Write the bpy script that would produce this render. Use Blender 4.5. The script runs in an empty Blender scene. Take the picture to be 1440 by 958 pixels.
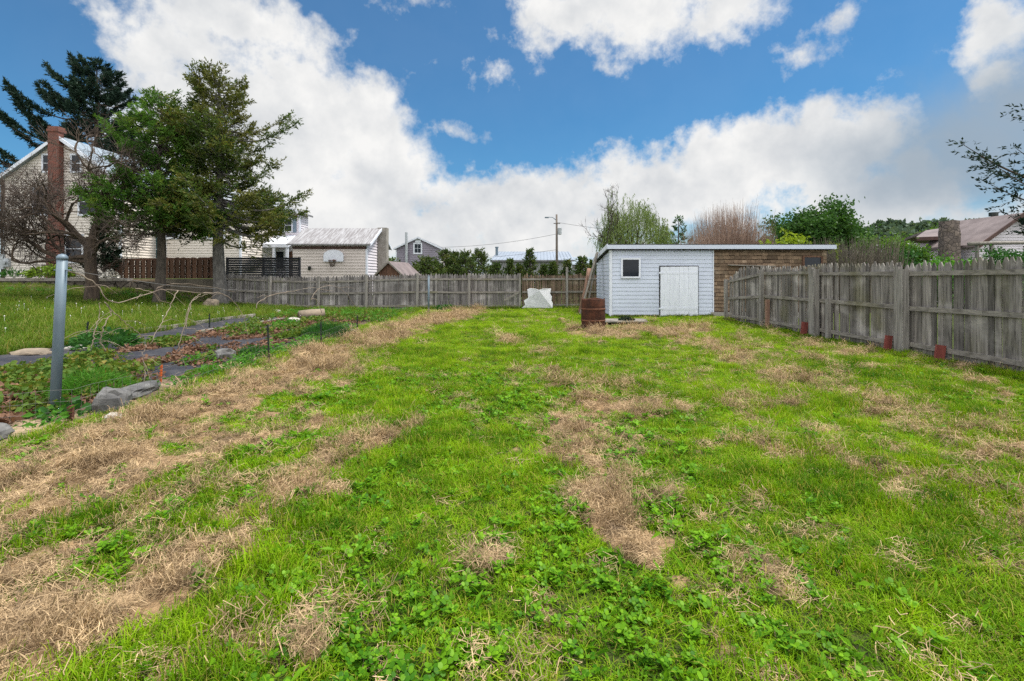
import bpy, math, random
import numpy as np
from mathutils import Vector, Matrix, Euler

R = math.radians
PI = math.pi
SC = bpy.context.scene
COL = SC.collection
rng = np.random.default_rng(7)
random.seed(7)

# ------------------------------------------------------------------ plan helpers
F_PX, CX, HY, EYE = 700.0, 720.0, 388.0, 1.55      # survey of the photograph: focal length, principal column, horizon row, eye height


def P(x, y, Y):
    """World point at ground distance Y whose bearing was measured in the photograph."""
    return np.array([(x - CX) / F_PX * Y, Y, EYE - (y - HY) / F_PX * Y])


def smooth(a, b, x):
    t = np.clip((np.asarray(x, float) - a) / (b - a), 0, 1)
    return t * t * (3 - 2 * t)


def _hash(ix, iy, seed):
    n = (ix.astype(np.int64) * 374761393 + iy.astype(np.int64) * 668265263 + seed * 974711) & 0x7fffffff
    n = ((n ^ (n >> 13)) * 1274126177) & 0x7fffffff
    n = n ^ (n >> 16)
    return (n & 0xffff) / 65535.0


def vnoise(x, y, seed=0):
    x = np.asarray(x, float); y = np.asarray(y, float)
    ix = np.floor(x); iy = np.floor(y)
    fx = x - ix; fy = y - iy
    fx = fx * fx * (3 - 2 * fx); fy = fy * fy * (3 - 2 * fy)
    a = _hash(ix, iy, seed); b = _hash(ix + 1, iy, seed); c = _hash(ix, iy + 1, seed); d = _hash(ix + 1, iy + 1, seed)
    return (a * (1 - fx) + b * fx) * (1 - fy) + (c * (1 - fx) + d * fx) * fy


def fbm(x, y, seed=0, octv=4, gain=0.5):
    s = 0; a = 1; t = 0
    for k in range(octv):
        s = s + a * vnoise(x * 2 ** k + 13.7 * k, y * 2 ** k + 5.1 * k, seed + k * 31)
        t += a; a *= gain
    return s / t


# ------------------------------------------------------------------ mesh builder
class MB:
    def __init__(self):
        self.v = []; self.f = []; self.n = 0

    def add(self, v, f):
        v = np.asarray(v, float).reshape(-1, 3)
        if isinstance(f, np.ndarray):
            self.f.append(f.astype(np.int64) + self.n)
        else:
            by = {}
            for q in f:
                by.setdefault(len(q), []).append(q)
            for k in by:
                self.f.append(np.array(by[k], dtype=np.int64) + self.n)
        self.v.append(v); self.n += len(v)
        return self

    def box(self, x0, x1, y0, y1, z0, z1, M=None, o=(0, 0, 0)):
        v = np.array([[x, y, z] for z in (z0, z1) for y in (y0, y1) for x in (x0, x1)], float)
        if M is not None:
            v = v @ np.array(M).T
        v = v + np.array(o, float)
        return self.add(v, [(0, 2, 3, 1), (4, 5, 7, 6), (0, 1, 5, 4), (2, 6, 7, 3), (0, 4, 6, 2), (1, 3, 7, 5)])

    def bar(self, a, b, w, t, up=(0, 0, 1)):
        """A rectangular bar from a to b, w wide and t thick."""
        a = np.array(a, float); b = np.array(b, float)
        d = b - a; L = np.linalg.norm(d); d = d / L
        u = np.cross(d, up)
        if np.linalg.norm(u) < 1e-5:
            u = np.cross(d, (1, 0, 0))
        u /= np.linalg.norm(u); w2 = np.cross(u, d)
        v = [p + su * u * w / 2 + sv * w2 * t / 2 for p in (a, b) for su, sv in ((-1, -1), (1, -1), (1, 1), (-1, 1))]
        return self.add(v, [(3, 2, 1, 0), (4, 5, 6, 7), (0, 1, 5, 4), (1, 2, 6, 5), (2, 3, 7, 6), (3, 0, 4, 7)])

    def tube(self, pts, rad, sides=6, cap=True):
        pts = np.asarray(pts, float); n = len(pts)
        rad = np.broadcast_to(np.asarray(rad, float), (n,))
        t = np.gradient(pts, axis=0); t /= (np.linalg.norm(t, axis=1, keepdims=True) + 1e-9)
        ref = np.array([0.31, 0.95, 0.07]) if abs(t[:, 2]).mean() > 0.7 else np.array([0, 0, 1.0])
        u = np.cross(t, ref); u /= (np.linalg.norm(u, axis=1, keepdims=True) + 1e-9)
        w = np.cross(t, u)
        a = np.arange(sides) * 2 * PI / sides
        ring = pts[:, None, :] + rad[:, None, None] * (np.cos(a)[None, :, None] * u[:, None, :] + np.sin(a)[None, :, None] * w[:, None, :])
        i = np.arange(n - 1)[:, None] * sides; j = np.arange(sides)[None, :]; k = (j + 1) % sides
        f = np.stack([i + j, i + k, i + sides + k, i + sides + j], -1).reshape(-1, 4)
        self.add(ring.reshape(-1, 3), f)
        if cap:
            m = self.n - n * sides
            self.f.append(np.array([[m + q for q in range(sides)][::-1]]))
            self.f.append(np.array([[m + (n - 1) * sides + q for q in range(sides)]]))
        return self

    def leaves(self, c, d, L, W, r=None, bend=0.0):
        """Rhombus leaves: base points c, directions d, length L and width W."""
        r = r or rng
        c = np.asarray(c, float); n = len(c)
        d = np.asarray(d, float); d = d / (np.linalg.norm(d, axis=1, keepdims=True) + 1e-9)
        q = r.normal(size=(n, 3)); s = np.cross(d, q); s /= (np.linalg.norm(s, axis=1, keepdims=True) + 1e-9)
        L = np.broadcast_to(L, (n,))[:, None]; W = np.broadcast_to(W, (n,))[:, None]
        m = c + d * L * 0.45
        tip = c + d * L
        if bend:
            tip = tip + np.array([0, 0, -1.0]) * L * bend
        v = np.stack([c, m + s * W / 2, tip, m - s * W / 2], 1).reshape(-1, 3)
        f = np.arange(n * 4).reshape(n, 4)
        return self.add(v, f)

    def build(self, name, mat=None, parent=None, smooth=False, local=False, attrs=None, link=True):
        me = bpy.data.meshes.new(name)
        v = np.concatenate(self.v) if self.v else np.zeros((0, 3))
        if parent is not None and not local:
            p = parent; off = np.zeros(3)
            while p is not None:
                off = off + np.array(p.location); p = p.parent
            v = v - off
        me.vertices.add(len(v)); me.vertices.foreach_set('co', v.astype(np.float32).ravel())
        lens = np.concatenate([np.full(len(f), f.shape[1]) for f in self.f]) if self.f else np.zeros(0, int)
        idx = np.concatenate([f.ravel() for f in self.f]) if self.f else np.zeros(0, int)
        me.loops.add(len(idx)); me.loops.foreach_set('vertex_index', idx.astype(np.int32))
        st = np.concatenate([[0], np.cumsum(lens)[:-1]]) if len(lens) else lens
        me.polygons.add(len(lens)); me.polygons.foreach_set('loop_start', st.astype(np.int32))
        me.polygons.foreach_set('use_smooth', np.full(len(lens), bool(smooth)))
        for k, a in (attrs or {}).items():
            at = me.attributes.new(k, 'FLOAT', 'POINT'); at.data.foreach_set('value', np.asarray(a, np.float32))
        me.update(calc_edges=True)
        if mat is not None:
            me.materials.append(mat)
        o = bpy.data.objects.new(name, me)
        if link:
            COL.objects.link(o)
        if parent is not None:
            o.parent = parent
        return o


def tag(o, label=None, cat=None, group=None, kind=None):
    if label: o['label'] = label
    if cat: o['category'] = cat
    if group: o['group'] = group
    if kind: o['kind'] = kind
    return o


def thing(name, label, cat, loc=(0, 0, 0), rz=0.0, group=None):
    o = bpy.data.objects.new(name, None); COL.objects.link(o)
    o.location = tuple(float(q) for q in loc); o.rotation_euler = (0, 0, rz); o.empty_display_size = 0.2
    return tag(o, label, cat, group)


# ------------------------------------------------------------------ materials
class NT:
    def __init__(self, name, world=False):
        if world:
            self.owner = bpy.data.worlds.new(name)
        else:
            self.owner = bpy.data.materials.new(name)
        self.owner.use_nodes = True
        self.t = self.owner.node_tree; self.t.nodes.clear()

    def n(self, typ, ins=None, **kw):
        nd = self.t.nodes.new(typ)
        for k, v in kw.items():
            setattr(nd, k, v)
        for k, v in (ins or {}).items():
            self.set(nd.inputs[k], v)
        return nd

    def set(self, sock, v):
        if isinstance(v, bpy.types.NodeSocket):
            self.t.links.new(v, sock)
        elif hasattr(v, 'outputs'):
            self.t.links.new(v.outputs[0], sock)
        else:
            sock.default_value = v

    def math(self, op, a, b=0.0, c=0.0, clamp=False):
        nd = self.n('ShaderNodeMath', {0: a, 1: b, 2: c}, operation=op); nd.use_clamp = clamp
        return nd.outputs[0]

    def vmath(self, op, a, b=(0, 0, 0), c=(0, 0, 0)):
        nd = self.n('ShaderNodeVectorMath', {0: a, 1: b}, operation=op)
        if op == 'MULTIPLY_ADD':
            self.set(nd.inputs[2], c)
        return nd.outputs['Value'] if op in ('LENGTH', 'DOT_PRODUCT', 'DISTANCE') else nd.outputs[0]

    def mix(self, f, a, b, blend='MIX'):
        nd = self.n('ShaderNodeMix', data_type='RGBA', blend_type=blend)
        self.set(nd.inputs[0], f); self.set(nd.inputs[6], rgba(a)); self.set(nd.inputs[7], rgba(b))
        return nd.outputs[2]

    def noise(self, vec, scale, detail=4, rough=0.55, dist=0.0):
        nd = self.n('ShaderNodeTexNoise', {'Scale': scale, 'Detail': detail, 'Roughness': rough, 'Distortion': dist})
        if vec is not None: self.set(nd.inputs['Vector'], vec)
        return nd

    def ramp(self, f, lo, hi, clamp=True):
        nd = self.n('ShaderNodeMapRange', {0: f, 1: lo, 2: hi, 3: 0.0, 4: 1.0}, interpolation_type='SMOOTHSTEP')
        return nd.outputs[0]

    def coords(self, kind='Object', scale=(1, 1, 1)):
        tc = self.n('ShaderNodeTexCoord')
        return self.n('ShaderNodeMapping', {'Vector': tc.outputs[kind], 'Scale': scale}).outputs[0]

    def pos(self, scale=(1, 1, 1)):
        g = self.n('ShaderNodeNewGeometry')
        return self.n('ShaderNodeMapping', {'Vector': g.outputs['Position'], 'Scale': scale}).outputs[0]

    def island(self):
        return self.n('ShaderNodeNewGeometry').outputs['Random Per Island']

    def objrand(self):
        return self.n('ShaderNodeObjectInfo').outputs['Random']

    def out(self, sh, disp=None):
        o = self.n('ShaderNodeOutputMaterial'); self.set(o.inputs[0], sh)
        return self.owner

    def bsdf(self, color, rough=0.7, bump=None, bstr=0.3, bdist=0.01, metal=0.0, spec=0.4, trans=None):
        b = self.n('ShaderNodeBsdfPrincipled', {'Base Color': rgba(color), 'Roughness': rough, 'Metallic': metal, 'Specular IOR Level': spec})
        if bump is not None:
            bp = self.n('ShaderNodeBump', {'Height': bump, 'Strength': bstr, 'Distance': bdist})
            self.set(b.inputs['Normal'], bp.outputs[0])
        return b.outputs[0]


def rgba(c):
    if isinstance(c, (tuple, list)):
        return tuple(c) + (1.0,) if len(c) == 3 else tuple(c)
    return c


def m_plain(name, a, b=None, scale=3.0, rough=0.7, metal=0.0, bstr=0.2, stretch=(1, 1, 1), island=0.0, spec=0.4, dist=0.0):
    t = NT(name); b = b or tuple(x * 0.7 for x in a)
    v = t.coords('Object', stretch)
    nz = t.noise(v, scale, 6, 0.6, dist)
    f = t.ramp(nz.outputs[0], 0.3, 0.7)
    c = t.mix(f, a, b)
    if island:
        k = t.math('MULTIPLY_ADD', t.island(), island * 2, 1 - island)
        c = t.mix(1.0, c, t.n('ShaderNodeCombineXYZ', {0: k, 1: k, 2: k}).outputs[0], 'MULTIPLY')
    fine = t.noise(v, scale * 9, 3)
    return t.out(t.bsdf(c, rough, fine.outputs[0] if bstr >= .1 else None, bstr * .6, 0.008, metal, spec))


def m_wood(name, a, b, c3=None, island=0.3, stretch=(9, 9, 0.7), green=0.0, rough=0.85, bstr=0.5):
    """Weathered boards: grain along the length, each board its own tone."""
    t = NT(name)
    v = t.coords('Object', stretch)
    g = t.noise(v, 2.2, 7, 0.65, 0.6)
    c = t.mix(t.ramp(g.outputs[0], 0.3, 0.72), a, b)
    big = t.noise(t.coords('Object', (1, 1, 1.6)), 1.3, 4)
    if c3:
        c = t.mix(t.ramp(big.outputs[0], 0.5, 0.72), c, c3)
    if green:
        g2 = t.noise(t.coords('Object', (1.1, 1.1, .7)), 1.1, 5)
        c = t.mix(t.math('MULTIPLY', t.ramp(g2.outputs[0], 0.5, 0.7), green), c, (0.13, 0.125, 0.05))
    isl = t.island()
    k = t.math('MULTIPLY_ADD', isl, island * 2, 1 - island)
    c = t.mix(1.0, c, t.n('ShaderNodeCombineXYZ', {0: k, 1: k, 2: k}).outputs[0], 'MULTIPLY')
    cr = t.noise(t.coords('Object', (40, 40, 1.2)), 1.6, 4)
    c = t.mix(t.math('MULTIPLY', t.ramp(cr.outputs[0], 0.62, 0.72), 0.55), c, (0.05, 0.045, 0.04))
    return t.out(t.bsdf(c, rough, g.outputs[0] if bstr >= .2 else None, bstr * .35, 0.006, 0, 0.25))


def m_leaf(name, a, b, c=None, trans=0.35, rough=0.55, nscale=0.8, world=True, isl=0.5, spec=0.12):
    """Foliage: diffuse plus translucence, tone per leaf and per clump."""
    t = NT(name)
    p = t.pos()
    n1 = t.noise(p, nscale, 4)
    f = t.math('MULTIPLY_ADD', t.island(), isl, t.math('MULTIPLY_ADD', n1.outputs[0], 1.8, -0.65 - isl * 0.25), clamp=True)
    col = t.mix(f, a, b)
    if c:
        n2 = t.noise(p, nscale * 2.3, 3)
        col = t.mix(t.ramp(n2.outputs[0], 0.52, 0.7), col, c)
    bs = t.bsdf(col, rough, spec=spec)
    tr = t.n('ShaderNodeBsdfTranslucent', {'Color': t.mix(1.0, col, (1.15, 1.1, 0.6), 'MULTIPLY')})
    return t.out(t.n('ShaderNodeMixShader', {0: trans, 1: bs, 2: tr.outputs[0]}).outputs[0])


M = {}
M['fence'] = m_wood('weathered_fence', (0.25, 0.23, 0.212), (0.072, 0.065, 0.06), (0.32, 0.298, 0.278), 0.5, green=0.45)
M['rail'] = m_wood('weathered_rail', (0.30, 0.275, 0.245), (0.12, 0.108, 0.097), None, 0.25, stretch=(2, 2, 9), green=0.5)
M['post'] = m_wood('weathered_post', (0.32, 0.30, 0.275), (0.13, 0.12, 0.11), None, 0.25)
M['fence_back'] = m_wood('grey_back_fence', (0.245, 0.228, 0.222), (0.075, 0.068, 0.066), (0.31, 0.292, 0.285), 0.5)
M['fence_brown'] = m_wood('brown_stick_fence', (0.19, 0.135, 0.095), (0.10, 0.07, 0.052), (0.25, 0.20, 0.155), 0.4)
M['brown_board'] = m_wood('brown_boards', (0.16, 0.085, 0.055), (0.075, 0.042, 0.03), None, 0.35)
M['red_board'] = m_wood('red_painted_boards', (0.27, 0.075, 0.06), (0.16, 0.045, 0.038), None, 0.2)
M['shingle'] = m_wood('cedar_shingles', (0.215, 0.15, 0.098), (0.12, 0.082, 0.055), (0.32, 0.25, 0.18), 0.42, stretch=(5, 5, 4))
M['vinyl'] = m_plain('pale_vinyl_siding', (0.58, 0.63, 0.745), (0.53, 0.575, 0.685), 1.2, 0.5, bstr=0.02)
M['white'] = m_plain('white_paint', (0.74, 0.77, 0.85), (0.62, 0.65, 0.73), 2.0, 0.55, bstr=0.08)
M['white_board'] = m_wood('white_painted_boards', (0.76, 0.79, 0.87), (0.66, 0.69, 0.77), None, 0.06, stretch=(5, 5, .8), bstr=0.15)
M['beige'] = m_plain('beige_siding', (0.68, 0.62, 0.565), (0.61, 0.555, 0.505), 0.7, 0.6, bstr=0.03)
M['beige_pink'] = m_plain('taupe_siding', (0.62, 0.555, 0.52), (0.55, 0.49, 0.46), 0.8, 0.6, bstr=0.03)
M['pale_siding'] = m_plain('pale_siding', (0.70, 0.66, 0.71), (0.60, 0.565, 0.61), 0.7, 0.6, bstr=0.03)
M['grey_siding'] = m_plain('grey_house_siding', (0.26, 0.235, 0.29), (0.215, 0.195, 0.24), 0.8, 0.6, bstr=0.03)
M['grey_shingle'] = m_plain('grey_roof_shingles', (0.22, 0.22, 0.235), (0.14, 0.14, 0.15), 1.5, 0.9, bstr=0.3)
M['mauve_shingle'] = m_plain('mauve_roof_shingles', (0.20, 0.165, 0.165), (0.13, 0.105, 0.105), 1.7, 0.9, bstr=0.4)
M['slate'] = m_plain('slate_roof', (0.26, 0.31, 0.36), (0.18, 0.22, 0.26), 2.0, 0.6, bstr=0.3)
M['metal_roof'] = m_plain('pale_metal_roof', (0.27, 0.31, 0.37), (0.23, 0.265, 0.315), 0.5, 0.5, 0.0, bstr=0.03)
M['grey_metal_wall'] = m_plain('grey_metal_wall', (0.25, 0.255, 0.265), (0.21, 0.215, 0.225), 0.6, 0.6, bstr=0.03)
M['tar'] = m_plain('tar_roof', (0.05, 0.05, 0.052), (0.03, 0.03, 0.03), 3, 0.9)
M['concrete'] = m_plain('concrete', (0.33, 0.31, 0.28), (0.22, 0.2, 0.175), 2.2, 0.9, bstr=0.4)
M['mossy_concrete'] = m_plain('mossy_concrete', (0.17, 0.145, 0.11), (0.10, 0.088, 0.068), 1.4, 0.95, bstr=0.5)
M['rock'] = m_plain('grey_rock', (0.17, 0.168, 0.165), (0.07, 0.07, 0.072), 5, 0.9, bstr=0.8)
M['tan_rock'] = m_plain('tan_rock', (0.27, 0.215, 0.16), (0.16, 0.13, 0.10), 5, 0.9, bstr=0.8)
M['pale_rock'] = m_plain('pale_rock', (0.45, 0.43, 0.39), (0.30, 0.285, 0.255), 5, 0.9, bstr=0.6)
M['galv'] = m_plain('galvanised_steel', (0.145, 0.195, 0.24), (0.10, 0.14, 0.175), 6, 0.5, 0.1, bstr=0.05, stretch=(1, 1, .4))
M['black_steel'] = m_plain('dark_green_steel', (0.012, 0.02, 0.016), None, 8, 0.5)
M['orange'] = m_plain('orange_paint', (0.6, 0.13, 0.02), (0.4, 0.08, 0.02), 8, 0.6)
M['rust_stake'] = m_plain('rusty_steel', (0.13, 0.05, 0.028), (0.07, 0.03, 0.02), 12, 0.9)
M['wire'] = m_plain('old_wire', (0.20, 0.19, 0.18), None, 8, 0.5, 0.5)
M['wire_dark'] = m_plain('dark_cable', (0.05, 0.05, 0.055), None, 8, 0.6)
M['cane'] = m_plain('dry_vine_cane', (0.30, 0.245, 0.19), (0.15, 0.115, 0.09), 9, 0.85, bstr=0.3)
M['bark'] = m_plain('grey_bark', (0.115, 0.095, 0.078), (0.05, 0.042, 0.036), 5, 0.95, bstr=1.0, stretch=(2, 2, .7))
M['bark_brown'] = m_plain('brown_bark', (0.10, 0.072, 0.052), (0.045, 0.033, 0.026), 5, 0.95, bstr=1.0, stretch=(2, 2, .7))
M['bark_grey'] = m_plain('pale_grey_bark', (0.17, 0.16, 0.15), (0.075, 0.07, 0.066), 5, 0.95, bstr=1.0, stretch=(2, 2, .7))
M['twig'] = m_plain('bare_twigs', (0.075, 0.055, 0.045), (0.045, 0.034, 0.03), 2, 0.9, bstr=0)
M['twig_tan'] = m_plain('tan_twigs', (0.37, 0.26, 0.20), (0.25, 0.175, 0.14), 1.2, 0.9, bstr=0, island=0.3)
M['twig_grey'] = m_plain('dry_grey_stems', (0.17, 0.145, 0.11), (0.10, 0.088, 0.07), 1.2, 0.9, bstr=0, island=0.3)
M['pole_wood'] = m_plain('pole_wood', (0.16, 0.135, 0.115), (0.10, 0.085, 0.075), 3, 0.9, stretch=(3, 3, .3))
M['dark_slat'] = m_wood('dark_stained_slats', (0.032, 0.034, 0.04), (0.022, 0.023, 0.028), None, 0.3, stretch=(.7, 9, 9))
M['foam'] = m_plain('white_foam_sheet', (0.70, 0.71, 0.74), (0.42, 0.43, 0.45), 26, 0.7, bstr=0.05)
M['shutter'] = m_plain('blue_grey_shutter', (0.16, 0.22, 0.28), None, 4, 0.6)
M['plastic_grey'] = m_plain('grey_plastic', (0.42, 0.45, 0.48), None, 4, 0.5)
M['fascia_brown'] = m_plain('brown_fascia', (0.095, 0.052, 0.042), (0.06, 0.034, 0.03), 3, 0.7)
M['log'] = m_wood('grey_log', (0.27, 0.25, 0.22), (0.13, 0.12, 0.105), None, 0.15)
M['log_brown'] = m_wood('brown_log', (0.33, 0.20, 0.145), (0.17, 0.10, 0.075), None, 0.15)

# leaf materials
M['spruce_dark'] = m_leaf('dark_spruce_needles', (0.012, 0.028, 0.022), (0.028, 0.055, 0.034), None, 0.15, 0.6, 0.5)
M['conifer_green'] = m_leaf('green_conifer_needles', (0.034, 0.095, 0.016), (0.115, 0.23, 0.036), (0.15, 0.20, 0.04), 0.35, 0.6, 0.7)
M['conifer_olive'] = m_leaf('olive_conifer_needles', (0.034, 0.070, 0.018), (0.11, 0.165, 0.036), (0.17, 0.17, 0.045), 0.35, 0.6, 0.7)
M['conifer_tip'] = m_leaf('olive_tip_needles', (0.08, 0.10, 0.022), (0.18, 0.175, 0.045), None, 0.3, 0.6, 0.9)
M['hedge_leaf'] = m_leaf('hedge_conifer_foliage', (0.035, 0.065, 0.018), (0.095, 0.14, 0.035), (0.14, 0.16, 0.045), 0.25, 0.6, 1.0)
M['arbor'] = m_leaf('blackish_green_foliage', (0.008, 0.018, 0.011), (0.02, 0.038, 0.018), None, 0.1, 0.6, 1.5)
M['willow'] = m_leaf('willow_leaves', (0.13, 0.185, 0.06), (0.235, 0.31, 0.115), None, 0.4, 0.5, 0.6)
M['tree_green'] = m_leaf('mid_green_leaves', (0.030, 0.085, 0.020), (0.075, 0.165, 0.035), None, 0.35, 0.5, 0.6)
M['tree_lime'] = m_leaf('lime_green_leaves', (0.16, 0.25, 0.02), (0.29, 0.37, 0.04), None, 0.45, 0.5, 0.9)
M['tree_bright'] = m_leaf('bright_green_leaves', (0.055, 0.13, 0.02), (0.13, 0.235, 0.035), None, 0.4, 0.5, 0.6)
M['hill_leaf_hazed'] = m_leaf('hazed_hill_leaves', (0.055, 0.095, 0.065), (0.10, 0.15, 0.09), (0.13, 0.17, 0.09), 0.3, 0.6, 0.06)  # paler, bluer greens: the haze of distance is put into the leaf colour
M['plant_dark'] = m_leaf('dark_plant_leaves', (0.022, 0.085, 0.018), (0.06, 0.17, 0.035), None, 0.35, 0.5, 3)
M['plant_bright'] = m_leaf('bright_plant_leaves', (0.06, 0.19, 0.02), (0.12, 0.29, 0.04), None, 0.4, 0.5, 3)
M['plant_lime'] = m_leaf('yellow_green_plant_leaves', (0.10, 0.18, 0.02), (0.20, 0.29, 0.045), None, 0.4, 0.5, 3)
M['berry_leaf'] = m_leaf('strawberry_leaves', (0.055, 0.12, 0.018), (0.14, 0.21, 0.035), (0.24, 0.20, 0.05), 0.35, 0.5, 2.5)
M['dead_leaf'] = m_leaf('dead_leaves', (0.09, 0.048, 0.034), (0.25, 0.145, 0.095), None, 0.15, 0.8, 3, isl=0.8)


def m_glass(name, tint=(0.010, 0.013, 0.018)):
    t = NT(name)
    n = t.noise(t.coords('Object'), 1.6, 3)
    c = t.mix(n.outputs[0], tint, tuple(x * 2.2 for x in tint))
    return t.out(t.bsdf(c, 0.08, spec=0.22))


M['glass'] = m_glass('window_glass')
M['glass_blue'] = m_glass('bluish_window_glass', (0.03, 0.06, 0.065))


def m_brick():
    t = NT('red_brick')
    b = t.n('ShaderNodeTexBrick', {'Color1': rgba((0.20, 0.05, 0.032)), 'Color2': rgba((0.10, 0.028, 0.022)), 'Mortar': rgba((0.19, 0.125, 0.10)),
                                   'Scale': 1.0, 'Mortar Size': 0.012, 'Brick Width': 0.22, 'Row Height': 0.075})
    tc = t.n('ShaderNodeTexCoord')
    sp = t.n('ShaderNodeSeparateXYZ', {0: tc.outputs['Object']})
    uv = t.n('ShaderNodeCombineXYZ', {0: t.math('ADD', sp.outputs[0], sp.outputs[1]), 1: sp.outputs[2]})
    t.set(b.inputs['Vector'], uv.outputs[0])
    n = t.noise(t.coords('Object'), 1.4, 5)
    c = t.mix(t.math('MULTIPLY', t.ramp(n.outputs[0], 0.45, 0.75), 0.6), b.outputs[0], (0.10, 0.05, 0.04))
    return t.out(t.bsdf(c, 0.9, b.outputs[1], 0.4, 0.01))


M['brick'] = m_brick()


def m_stone(name, a, b, mort, scale):
    t = NT(name)
    v = t.coords('Object')
    vo = t.n('ShaderNodeTexVoronoi', {'Scale': scale, 'Vector': v}, feature='DISTANCE_TO_EDGE')
    vc = t.n('ShaderNodeTexVoronoi', {'Scale': scale, 'Vector': v}, feature='F1')
    g = t.n('ShaderNodeSeparateColor', {0: vc.outputs['Color']})
    c = t.mix(g.outputs[0], a, b)
    n = t.noise(v, scale * 3, 5)
    c = t.mix(t.math('MULTIPLY', n.outputs[0], 0.5), c, tuple(q * .5 for q in a))
    c = t.mix(t.ramp(vo.outputs['Distance'], 0.02, 0.08), mort, c)
    return t.out(t.bsdf(c, 0.92, t.math('MINIMUM', vo.outputs['Distance'], 0.15), 1.0, 0.08))


M['chimney_stone'] = m_stone('rubble_stone', (0.23, 0.185, 0.155), (0.11, 0.09, 0.082), (0.06, 0.05, 0.045), 4.5)
M['dry_stone'] = m_stone('retaining_stone', (0.16, 0.135, 0.11), (0.085, 0.072, 0.06), (0.03, 0.026, 0.02), 2.0)


def m_rust():
    t = NT('rusted_drum')
    v = t.coords('Object')
    n1 = t.noise(v, 4.5, 7, 0.7); n2 = t.noise(t.coords('Object', (3, 3, .8)), 3, 5)
    c = t.mix(t.ramp(n1.outputs[0], 0.35, 0.65), (0.030, 0.013, 0.009), (0.085, 0.030, 0.016))
    c = t.mix(t.math('MULTIPLY', t.ramp(n2.outputs[0], 0.55, 0.7), 0.75), c, (0.024, 0.014, 0.012))
    n3 = t.noise(v, 22, 4)
    c = t.mix(t.math('MULTIPLY', t.ramp(n3.outputs[0], 0.6, 0.7), 0.5), c, (0.17, 0.07, 0.035))
    return t.out(t.bsdf(c, 0.85, n1.outputs[0], 0.5, 0.01, 0.1, 0.3))


M['rust'] = m_rust()


def m_oldroof():
    """Corrugated sheet with run-down stains."""
    t = NT('stained_corrugated_roof')
    n = t.noise(t.coords('Object', (.5, 4.5, .5)), 2.2, 7, 0.7, 0.3)
    c = t.mix(t.ramp(n.outputs[0], 0.4, 0.62), (0.18, 0.17, 0.175), (0.33, 0.33, 0.345))
    return t.out(t.bsdf(c, 0.75, n.outputs[0], 0.2))


M['old_roof'] = m_oldroof()


def m_fabric():
    t = NT('black_weed_fabric')
    n = t.noise(t.pos(), 2.5, 5)
    w = t.n('ShaderNodeTexWave', {'Scale': 2.0, 'Distortion': 4.0, 'Vector': t.pos((1, .3, 1))})
    c = t.mix(t.ramp(n.outputs[0], 0.45, 0.75), (0.022, 0.023, 0.031), (0.058, 0.056, 0.062))
    d = t.noise(t.pos(), 9, 4)
    c = t.mix(t.math('MULTIPLY', t.ramp(d.outputs[0], 0.6, 0.72), 0.7), c, (0.22, 0.16, 0.11))
    return t.out(t.bsdf(c, 0.7, n.outputs[0], 0.6, 0.05))


M['fabric'] = m_fabric()


def m_grass(name, dark, light, yellow, patch=1.2, trans=0.4):
    """Grass blades: clump tone by place, blade tone by island, a few yellowed."""
    t = NT(name)
    p = t.pos()
    n1 = t.noise(p, 0.45, 3); n2 = t.noise(p, 2.6 * patch, 4)
    f = t.math('ADD', t.math('MULTIPLY_ADD', n1.outputs[0], 1.5, -.3), t.math('MULTIPLY_ADD', n2.outputs[0], 1.9, -0.9))
    f = t.math('ADD', f, t.math('MULTIPLY_ADD', t.objrand(), 0.35, -0.18), clamp=True)
    c = t.mix(f, dark, light)
    y = t.math('GREATER_THAN', t.math('FRACT', t.math('ADD', t.math('MULTIPLY', t.island(), 7.3), t.math('MULTIPLY', t.objrand(), 3.1))), 0.85)
    c = t.mix(t.math('MULTIPLY', y, 0.75), c, yellow)
    bs = t.bsdf(c, 0.6, spec=0.12)
    tr = t.n('ShaderNodeBsdfTranslucent', {'Color': t.mix(1.0, c, (1.2, 1.1, 0.5), 'MULTIPLY')})
    return t.out(t.n('ShaderNodeMixShader', {0: trans, 1: bs, 2: tr.outputs[0]}).outputs[0])


M['grass'] = m_grass('lawn_blades', (0.042, 0.135, 0.003), (0.275, 0.46, 0.008), (0.42, 0.35, 0.08))
M['meadow'] = m_grass('meadow_blades', (0.05, 0.12, 0.012), (0.16, 0.25, 0.025), (0.34, 0.29, 0.11))
M['clover'] = m_leaf('clover_leaves', (0.040, 0.14, 0.006), (0.18, 0.37, 0.014), None, 0.35, 0.45, 2.5, isl=.9)
M['straw'] = m_leaf('dry_straw', (0.13, 0.085, 0.046), (0.66, 0.485, 0.29), (0.18, 0.13, 0.085), 0.15, 0.75, 3.5, isl=0.8)
M['dandelion'] = m_plain('seed_heads', (0.75, 0.73, 0.68), None, 5, 0.9)


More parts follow.
